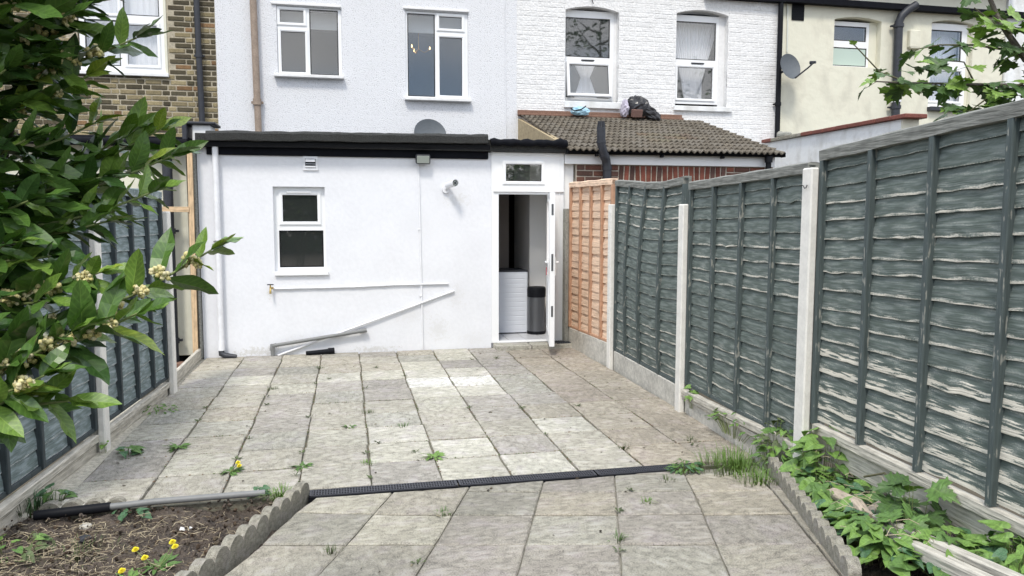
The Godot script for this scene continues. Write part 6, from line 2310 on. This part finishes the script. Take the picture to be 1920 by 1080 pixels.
func build_plants() -> void:
	var heart := []
	for k in 4:
		heart.append(lobed_mesh(0.075, bindweed_outline(), 0.10 + 0.12 * k, 400 + k))
	var maple := []
	for k in 3:
		maple.append(lobed_mesh(0.12, maple_outline(), 0.15 + 0.10 * k, 420 + k))
	var blade := leaf_mesh(0.10, 0.022, 0.15, 0.18, 0.35, 440)
	var blade2 := leaf_mesh(0.07, 0.030, 0.15, 0.25, 0.25, 441, 1.0)
	var ground := func(x: float, z: float, dy := 0.0) -> Vector3: return Vector3(x, near_height(x, z) + dy, z)
	var g := [M.weed_green, M.weed_fresh, M.weed_fresh, M.weed_fresh, M.weed_green, M.weed_blue]
	var h := [M.weed_fresh, M.weed_fresh, M.weed_green]
	# right bed
	clump("bindweed", "leafy bindweed climbing in front of the nearest fence panel's left end", "bindweed", ground.call(2.66, -3.82), 0.16, 0.18, 0.36, 46, heart, h, 0.9, 1.6)
	clump("bindweed", "dense bindweed in the middle of the right bed behind the scalloped edging", "bindweed", ground.call(2.52, -3.60), 0.26, 0.34, 0.14, 200, heart, g, 0.5, 1.3)
	clump("bindweed", "bindweed spreading between the mossy log and the pale foot rail", "bindweed", ground.call(2.45, -3.12), 0.28, 0.28, 0.12, 165, heart, g, 0.5, 1.25)
	clump("bindweed", "bindweed leaves crowding the near end of the right edging", "bindweed", ground.call(2.28, -2.88), 0.20, 0.28, 0.14, 125, heart, g, 0.6, 1.35)
	clump("bindweed", "bindweed at the lower right corner beside the fallen timbers", "bindweed", ground.call(2.46, -2.62), 0.24, 0.24, 0.13, 125, heart, g, 0.6, 1.25)
	clump("bindweed", "tall weeds heaped against the nearest concrete post", "weed", ground.call(2.70, -4.32), 0.12, 0.26, 0.33, 110, [heart[0], heart[2], blade2], [M.weed_green, M.weed_fresh, M.weed_dull], 0.5, 1.1)
	clump("bindweed", "weeds creeping along the white batten of the third fence panel", "weed", Vector3(2.72, 0.10, -4.95), 0.05, 0.34, 0.17, 40, [blade2, blade], [M.weed_green, M.weed_fresh], 0.5, 1.0)
	clump("bindweed", "single ivy sprig hanging over the third gravel board", "ivy", Vector3(2.75, 0.12, -5.72), 0.03, 0.05, 0.16, 7, heart, [M.weed_fresh], 0.6, 0.9)
	clump("maple_seedling", "sycamore seedling with lobed leaves in the right bed before the fence", "seedling", ground.call(2.52, -2.93), 0.12, 0.12, 0.30, 14, maple, [M.weed_green, M.maple_dark, M.weed_fresh], 0.7, 1.15)
	clump("maple_seedling", "small sycamore seedling with broad lobed leaves at the lower right beside the timbers", "seedling", ground.call(2.36, -2.78), 0.12, 0.10, 0.16, 9, maple, [M.maple_dark, M.weed_green], 0.8, 1.2)
	clump("weed", "low docks and weeds among the leaves at the far right of the bed", "weed", ground.call(2.58, -2.42), 0.16, 0.2, 0.20, 90, [blade, blade2, heart[1]], g, 0.8, 1.4)
	var m := mb()
	m.tube([ground.call(2.46, -3.42, 0.08), ground.call(2.40, -3.15, 0.10), ground.call(2.34, -2.98, 0.09)], [0.032, 0.036, 0.028], 10)
	m.tube([ground.call(2.36, -3.05, 0.08), ground.call(2.52, -3.08, 0.12)], [0.03, 0.034], 10)
	tag(obj("forked_log", m, M.log), "pale forked log lying among the bindweed of the right bed", "log")
	m = mb()
	m.bar(ground.call(2.37, -2.98, 0.09), ground.call(2.37, -2.0, 0.09), 0.05, 0.05, 0.006)
	tag(obj("fallen_timber", m, M.pale_wood), "square pale timber lying in the weeds, the one nearer the fence", "timber")
	m = mb()
	m.bar(ground.call(2.31, -2.97, 0.07), ground.call(2.29, -2.0, 0.07), 0.05, 0.06, 0.006)
	tag(obj("fallen_timber", m, M.pale_wood), "square pale timber lying in the weeds, the one nearer the edging", "timber")
	m = mb()
	m.tube([ground.call(2.62, -3.40, 0.16), ground.call(2.66, -3.30, 0.20), ground.call(2.68, -3.24, 0.17), ground.call(2.70, -3.2, 0.26)], [0.006, 0.006, 0.005, 0.004], 6)
	tag(obj("dead_twig", m, M.twig), "bent dark twig against the flaked boards of the nearest panel", "twig")
	m = mb()
	for k in 40:
		var sz := -4.1 + 1.5 * rng.randf()
		var a: Vector3 = ground.call(2.70 - 0.3836 * (sz + 4.24) + 0.3 * rng.randf(), sz, 0.06 + 0.12 * rng.randf())
		var d := Vector3(rng.randf_range(-0.1, 0.1), rng.randf_range(-0.02, 0.05), rng.randf_range(-0.1, 0.1))
		m.tube([a, a + d * 0.6 + Vector3(0, 0.015, 0), a + d * 1.1], [0.0016], 4)
	var o := stuff(obj("dry_stems", m, M.straw))
	o.set_meta("label", "dry stalks tangled through the right bed")
	tuft("thick grass tuft at the top end of the right edging, blades over the paving", ground.call(2.46, -4.42), 420, 0.17, 0.30, M.weed_fresh)
	tuft("low grass spilling along the foot of the right edging", ground.call(2.40, -4.05), 160, 0.11, 0.18, M.weed_fresh)
	clump("groundsel", "dark green bushy weed growing over the right end of the drain", "weed", ground.call(2.12, -4.46), 0.11, 0.06, 0.09, 70, [blade2, blade], [M.weed_green, M.weed_blue, M.weed_green], 0.35, 0.7)
	# left side
	clump("chickweed", "mat of small leaved chickweed beside the left fence board", "weed", Vector3(-1.62, 0, -6.87), 0.17, 0.13, 0.06, 80, [blade2], [M.weed_green, M.weed_fresh], 0.3, 0.6, false)
	clump("mallow", "round leaved weed on the paving's left edge by the pale post", "weed", Vector3(-1.53, 0, -5.64), 0.07, 0.07, 0.08, 11, heart, [M.weed_green, M.weed_blue], 0.7, 1.1)
	clump("mallow", "single round leaf growing at the foot of the pale post", "weed", Vector3(-1.70, 0, -5.80), 0.03, 0.03, 0.07, 3, heart, [M.weed_fresh], 0.8, 1.0)
	tuft("grass and weeds against the left fence where the black pipe ends", Vector3(-1.78, -0.02, -4.72), 130, 0.15, 0.14, M.weed_blue)
	clump("bindweed", "bindweed leaf cluster above the black pipe at the left fence", "bindweed", Vector3(-1.70, -0.02, -4.80), 0.07, 0.07, 0.13, 12, heart, [M.weed_blue, M.weed_green], 0.6, 1.0)
	clump("bindweed", "two blue green leaves beside the grey pipe on the soil", "weed", Vector3(-1.22, -0.03, -4.50), 0.10, 0.03, 0.06, 8, heart, [M.weed_blue], 0.5, 0.9, false)
	clump("nettle", "bright weeds on the straw at the left picture edge", "weed", Vector3(-1.70, -0.05, -4.16), 0.20, 0.16, 0.10, 34, [blade2, heart[0]], [M.weed_fresh, M.weed_dull, M.weed_green], 0.5, 1.0)
	tuft("sparse grass through the straw of the left bed", Vector3(-1.35, -0.04, -4.05), 110, 0.08, 0.30, M.weed_dull)
	tuft("grass tuft on the soil at the end of the grey pipe beside the edging", Vector3(-0.42, -0.02, -4.62), 150, 0.10, 0.12, M.weed_fresh)
	clump("mallow", "dark rounded weed left of the grass tuft at the pipe's end", "weed", Vector3(-0.55, -0.02, -4.68), 0.05, 0.04, 0.07, 8, heart, [M.weed_blue], 0.4, 0.7)
	rosette("dandelion clump with three yellow heads beside the nearest left edging", Vector3(-0.90, 0.0, -3.74), 1.0, 20, blade, M.weed_green, [[-0.11, 0.07, -0.06], [-0.05, 0.06, 0.02], [0.06, 0.10, -0.04], [0.075, 0.085, -0.02]])
	rosette("dandelion at the picture's lower left edge with one yellow head", Vector3(-1.0, 0.0, -3.62), 0.9, 16, blade, M.weed_fresh, [[-0.02, 0.055, 0.01]])
	rosette("flowering dandelion in the second paving joint from the left", Vector3(-0.77, 0, -5.10), 0.85, 16, blade, M.weed_green, [[0.05, 0.05, -0.02], [0.06, 0.035, 0.0]])
	rosette("dark dandelion rosette in the leftmost long paving joint", Vector3(-1.21, 0, -5.72), 1.0, 15, blade, M.weed_green, [])
	rosette("bright dandelion rosette in the fifth paving joint near the drain", Vector3(0.56, 0, -5.13), 0.9, 18, blade, M.weed_fresh, [])
	rosette("dandelion rosette on the pale slab in mid patio", Vector3(-0.01, 0, -6.03), 0.7, 13, blade, M.weed_green, [])
	rosette("dandelion rosette in the third paving joint before the drain", Vector3(-0.32, 0, -5.11), 0.75, 15, blade, M.weed_green, [])
	var bits := [[0.11, -5.08, 1], [0.11, -5.3, 0], [0.12, -4.78, 0], [-0.33, -5.42, 0], [-0.31, -8.51, 1], [-0.73, -7.54, 1], [-0.75, -7.2, 0], [0.15, -6.43, 1], [-0.71, -6.89, 0], [-0.74, -5.87, 0], [-0.76, -5.36, 0], [0.29, -8.39, 0], [0.40, -8.36, 0], [-0.33, -7.69, 0], [-0.2, -7.9, 0], [1.40, -8.63, 0], [1.69, -8.67, 1], [1.46, -6.33, 0], [1.01, -6.42, 0], [1.92, -5.06, 1], [0.45, -5.27, 0], [0.41, -5.95, 1], [-1.22, -6.9, 0], [0.49, -4.03, 1], [-0.10, -3.63, 1], [0.29, -3.35, 0], [1.25, -3.36, 1], [1.40, -3.74, 0], [1.82, -3.54, 0], [1.68, -3.21, 1], [1.2, -3.2, 0], [2.46, -5.14, 1], [1.62, -4.1, 0], [1.60, -3.85, 1], [1.9, -4.25, 1], [2.43, -5.0, 0], [-0.33, -6.4, 0], [0.2, -5.55, 0], [-1.2, -6.45, 0], [1.46, -5.5, 0], [1.95, -6.3, 0], [-0.35, -4.95, 0], [0.15, -7.4, 0], [0.56, -7.9, 0]]
	var told := {}
	for b in bits:
		var which := "%d %s" % [b[2], where_joint(b[0], b[1])]
		if told.has(which):
			continue
		told[which] = true
		var p: Vector3 = ground.call(b[0], b[1], 0.002)
		if b[2] == 1:
			tuft("small grassy weed " + where_joint(b[0], b[1]), p, 34, 0.055, 0.06, [M.weed_dull, M.weed_fresh, M.weed_green][rng.randi() % 3], "small grassy weeds in the paving joints", "joint_weed", "weed")
		else:
			var q := mb()
			for k in 9:
				var an := rng.randf() * TAU
				var d := Vector3(cos(an), rng.randf_range(0.15, 0.8), sin(an)).normalized()
				q.xf = leaf_at(Vector3(cos(an), 0, sin(an)) * rng.randf() * 0.02, d, Vector3.UP, 1.0)
				var l := rng.randf_range(0.015, 0.035)
				q.col = Color(1, 1, 1) * rng.randf_range(0.6, 1.2)
				q.quad(Vector3(0, 0, -0.002), Vector3(0, 0, 0.002), Vector3(l * 0.6, 0.003, 0.006), Vector3(l * 0.6, 0.003, -0.006))
				q.tri(Vector3(l * 0.6, 0.003, -0.006), Vector3(l * 0.6, 0.003, 0.006), Vector3(l, 0.0, 0.0))
			tag(obj("joint_sprig", q, M.weed_dull, self, Transform3D(Basis(), p)), "tiny leafy sprig " + where_joint(b[0], b[1]), "weed", "tiny sprigs in the paving joints")
	# dead leaf scraps and grit blown over the slabs
	var lm := mb()
	for k in 260:
		var p: Vector3 = ground.call(-1.6 + 4.2 * rng.randf(), -9.2 + 6.0 * rng.randf(), 0.004)
		if p.z > -4.6 and (p.x < -0.1 or p.x > 1.9):
			continue
		var s := 0.003 + 0.016 * pow(rng.randf(), 3.0)
		lm.col = Color(0.20, 0.14, 0.08) * rng.randf_range(0.3, 1.2) if rng.randf() < 0.8 else Color(0.9, 0.85, 0.7)
		lm.xf = Transform3D(Basis(Vector3(0, 1, 0), rng.randf() * TAU) * Basis(Vector3(1, 0, 0), rng.randf_range(-0.4, 0.4)), p)
		lm.tri(Vector3(-s, 0, 0), Vector3(0, 0.002, s * 0.6), Vector3(s, 0.001, 0))
		lm.tri(Vector3(-s, 0, 0), Vector3(s, 0.001, 0), Vector3(0.2 * s, 0.003, -s * 0.5))
	var lo := stuff(obj("leaf_scraps", lm, M.edging))
	lo.set_meta("label", "scraps of dead leaf and grit scattered over the paving")
	# grit and moss in the joints
	var q := mb()
	for k in 4200:
		var p := Vector3.ZERO
		if k % 2 == 0:
			var x := -1.21 + 0.445 * (rng.randi() % 9) + rng.randf_range(-0.006, 0.006)
			p = Vector3(x, 0, -4.7 - 4.6 * rng.randf())
		else:
			p = Vector3(-1.6 + 4.3 * rng.randf(), 0, -5.1 - 0.4447 * (rng.randi() % 10) + rng.randf_range(-0.006, 0.006))
		var s := rng.randf_range(0.002, 0.007)
		q.col = Color(0.35, 0.5, 0.22) if rng.randf() < 0.45 else Color(0.7, 0.5, 0.4)
		if stain.get_noise_2d(p.x * 3.0 + 60.0, p.z * 3.0) < 0.02 and rng.randf() < 0.8:
			continue
		q.xf = Transform3D(Basis(Vector3(0, 1, 0), rng.randf() * TAU), p + Vector3(0, -0.003, 0))
		q.box(Vector3.ZERO, Vector3(s, s, s * 1.6), s * 0.3)
	o = stuff(obj("joint_moss", q, M.edging))
	o.set_meta("label", "specks of moss and grit in the paving joints")


func build_mirrored() -> void:
	# what the house windows mirror: trees and a tall hedge at the end of the garden, behind the viewer
	var lf := leaf_mesh(0.5, 0.3, 0.2, 0.1, 0.2, 500)
	var spots := [[12.9, 14.0, 12.8, 3.0], [19.0, 15.5, 9.5, 2.9], [27.0, 16.0, 9.0, 2.6]]
	var names := ["leafy tree behind the viewer, mirrored in the left arched window", "tallest tree behind the viewer, mirrored in the right arched window", "leafy tree far to the right behind the viewer, mirrored in the cream house"]
	for i in spots.size():
		var s: Array = spots[i]
		var t := thing("garden_tree", names[i], "tree", spot(s[0], 0, s[1]))
		var m := mb()
		m.tube([Vector3(0, -0.4, 0), Vector3(0.1, s[2] * 0.35, 0), Vector3(0, s[2] * 0.9, 0.1)], [0.2, 0.14, 0.03], 10)
		var tips := []
		for k in 16:
			var an := k * 2.4
			var y: float = s[2] * (0.3 + 0.04 * k)
			var r: float = s[3] * (1.0 - 0.035 * k)
			var e := Vector3(cos(an) * r, y + r * 0.6, sin(an) * r)
			m.tube([Vector3(0.05, y, 0), Vector3(cos(an) * r * 0.5, y + r * 0.22, sin(an) * r * 0.5), e], [0.07, 0.04, 0.012], 6)
			tips.append(e)
		obj("trunk", m, M.bark, t)
		var mm := MultiMesh.new()
		mm.transform_format = MultiMesh.TRANSFORM_3D
		mm.mesh = lf
		mm.instance_count = 900
		for k in 900:
			var e: Vector3 = tips[k % 16]
			var p := e * rng.randf_range(0.55, 1.05) + Vector3(rng.randf_range(-0.6, 0.6), rng.randf_range(-0.5, 0.5), rng.randf_range(-0.6, 0.6))
			mm.set_instance_transform(k, leaf_at(p, Vector3(rng.randf_range(-1, 1), rng.randf_range(-0.6, 0.4), rng.randf_range(-1, 1)), Vector3(0, 1, 0.2), rng.randf_range(0.4, 0.9)))
		var o := MultiMeshInstance3D.new()
		o.name = "crown"
		o.multimesh = mm
		o.material_override = M.leaf_mid
		t.add_child(o, true)
		stuff(o)
	var h := thing("hedge", "tall evergreen hedge closing the garden behind the viewer", "hedge", spot(0.5, 0, 10.5))
	var hm := MultiMesh.new()
	hm.transform_format = MultiMesh.TRANSFORM_3D
	hm.mesh = lf
	hm.instance_count = 9000
	for k in 9000:
		var y := 3.4 * rng.randf()
		var p := Vector3(rng.randf_range(-7.0, 8.0), y + 0.4 * sin(k * 0.37), rng.randf_range(-0.4, 0.4))
		hm.set_instance_transform(k, leaf_at(p, Vector3(rng.randf_range(-1, 1), rng.randf_range(-0.7, 0.7), rng.randf_range(-1, 0.3)), Vector3(rng.randf_range(-0.5, 0.5), 1, -0.6), rng.randf_range(0.4, 0.9)))
	var ho := MultiMeshInstance3D.new()
	ho.name = "foliage"
	ho.multimesh = hm
	ho.material_override = M.leaf_dark
	h.add_child(ho, true)
	stuff(ho)
	var hs := mb()
	for k in 12:
		hs.tube([Vector3(-6.5 + 1.25 * k, -0.3, 0), Vector3(-6.4 + 1.25 * k, 2.6, 0.05)], [0.06, 0.02], 8)
	obj("stems", hs, M.bark, h)
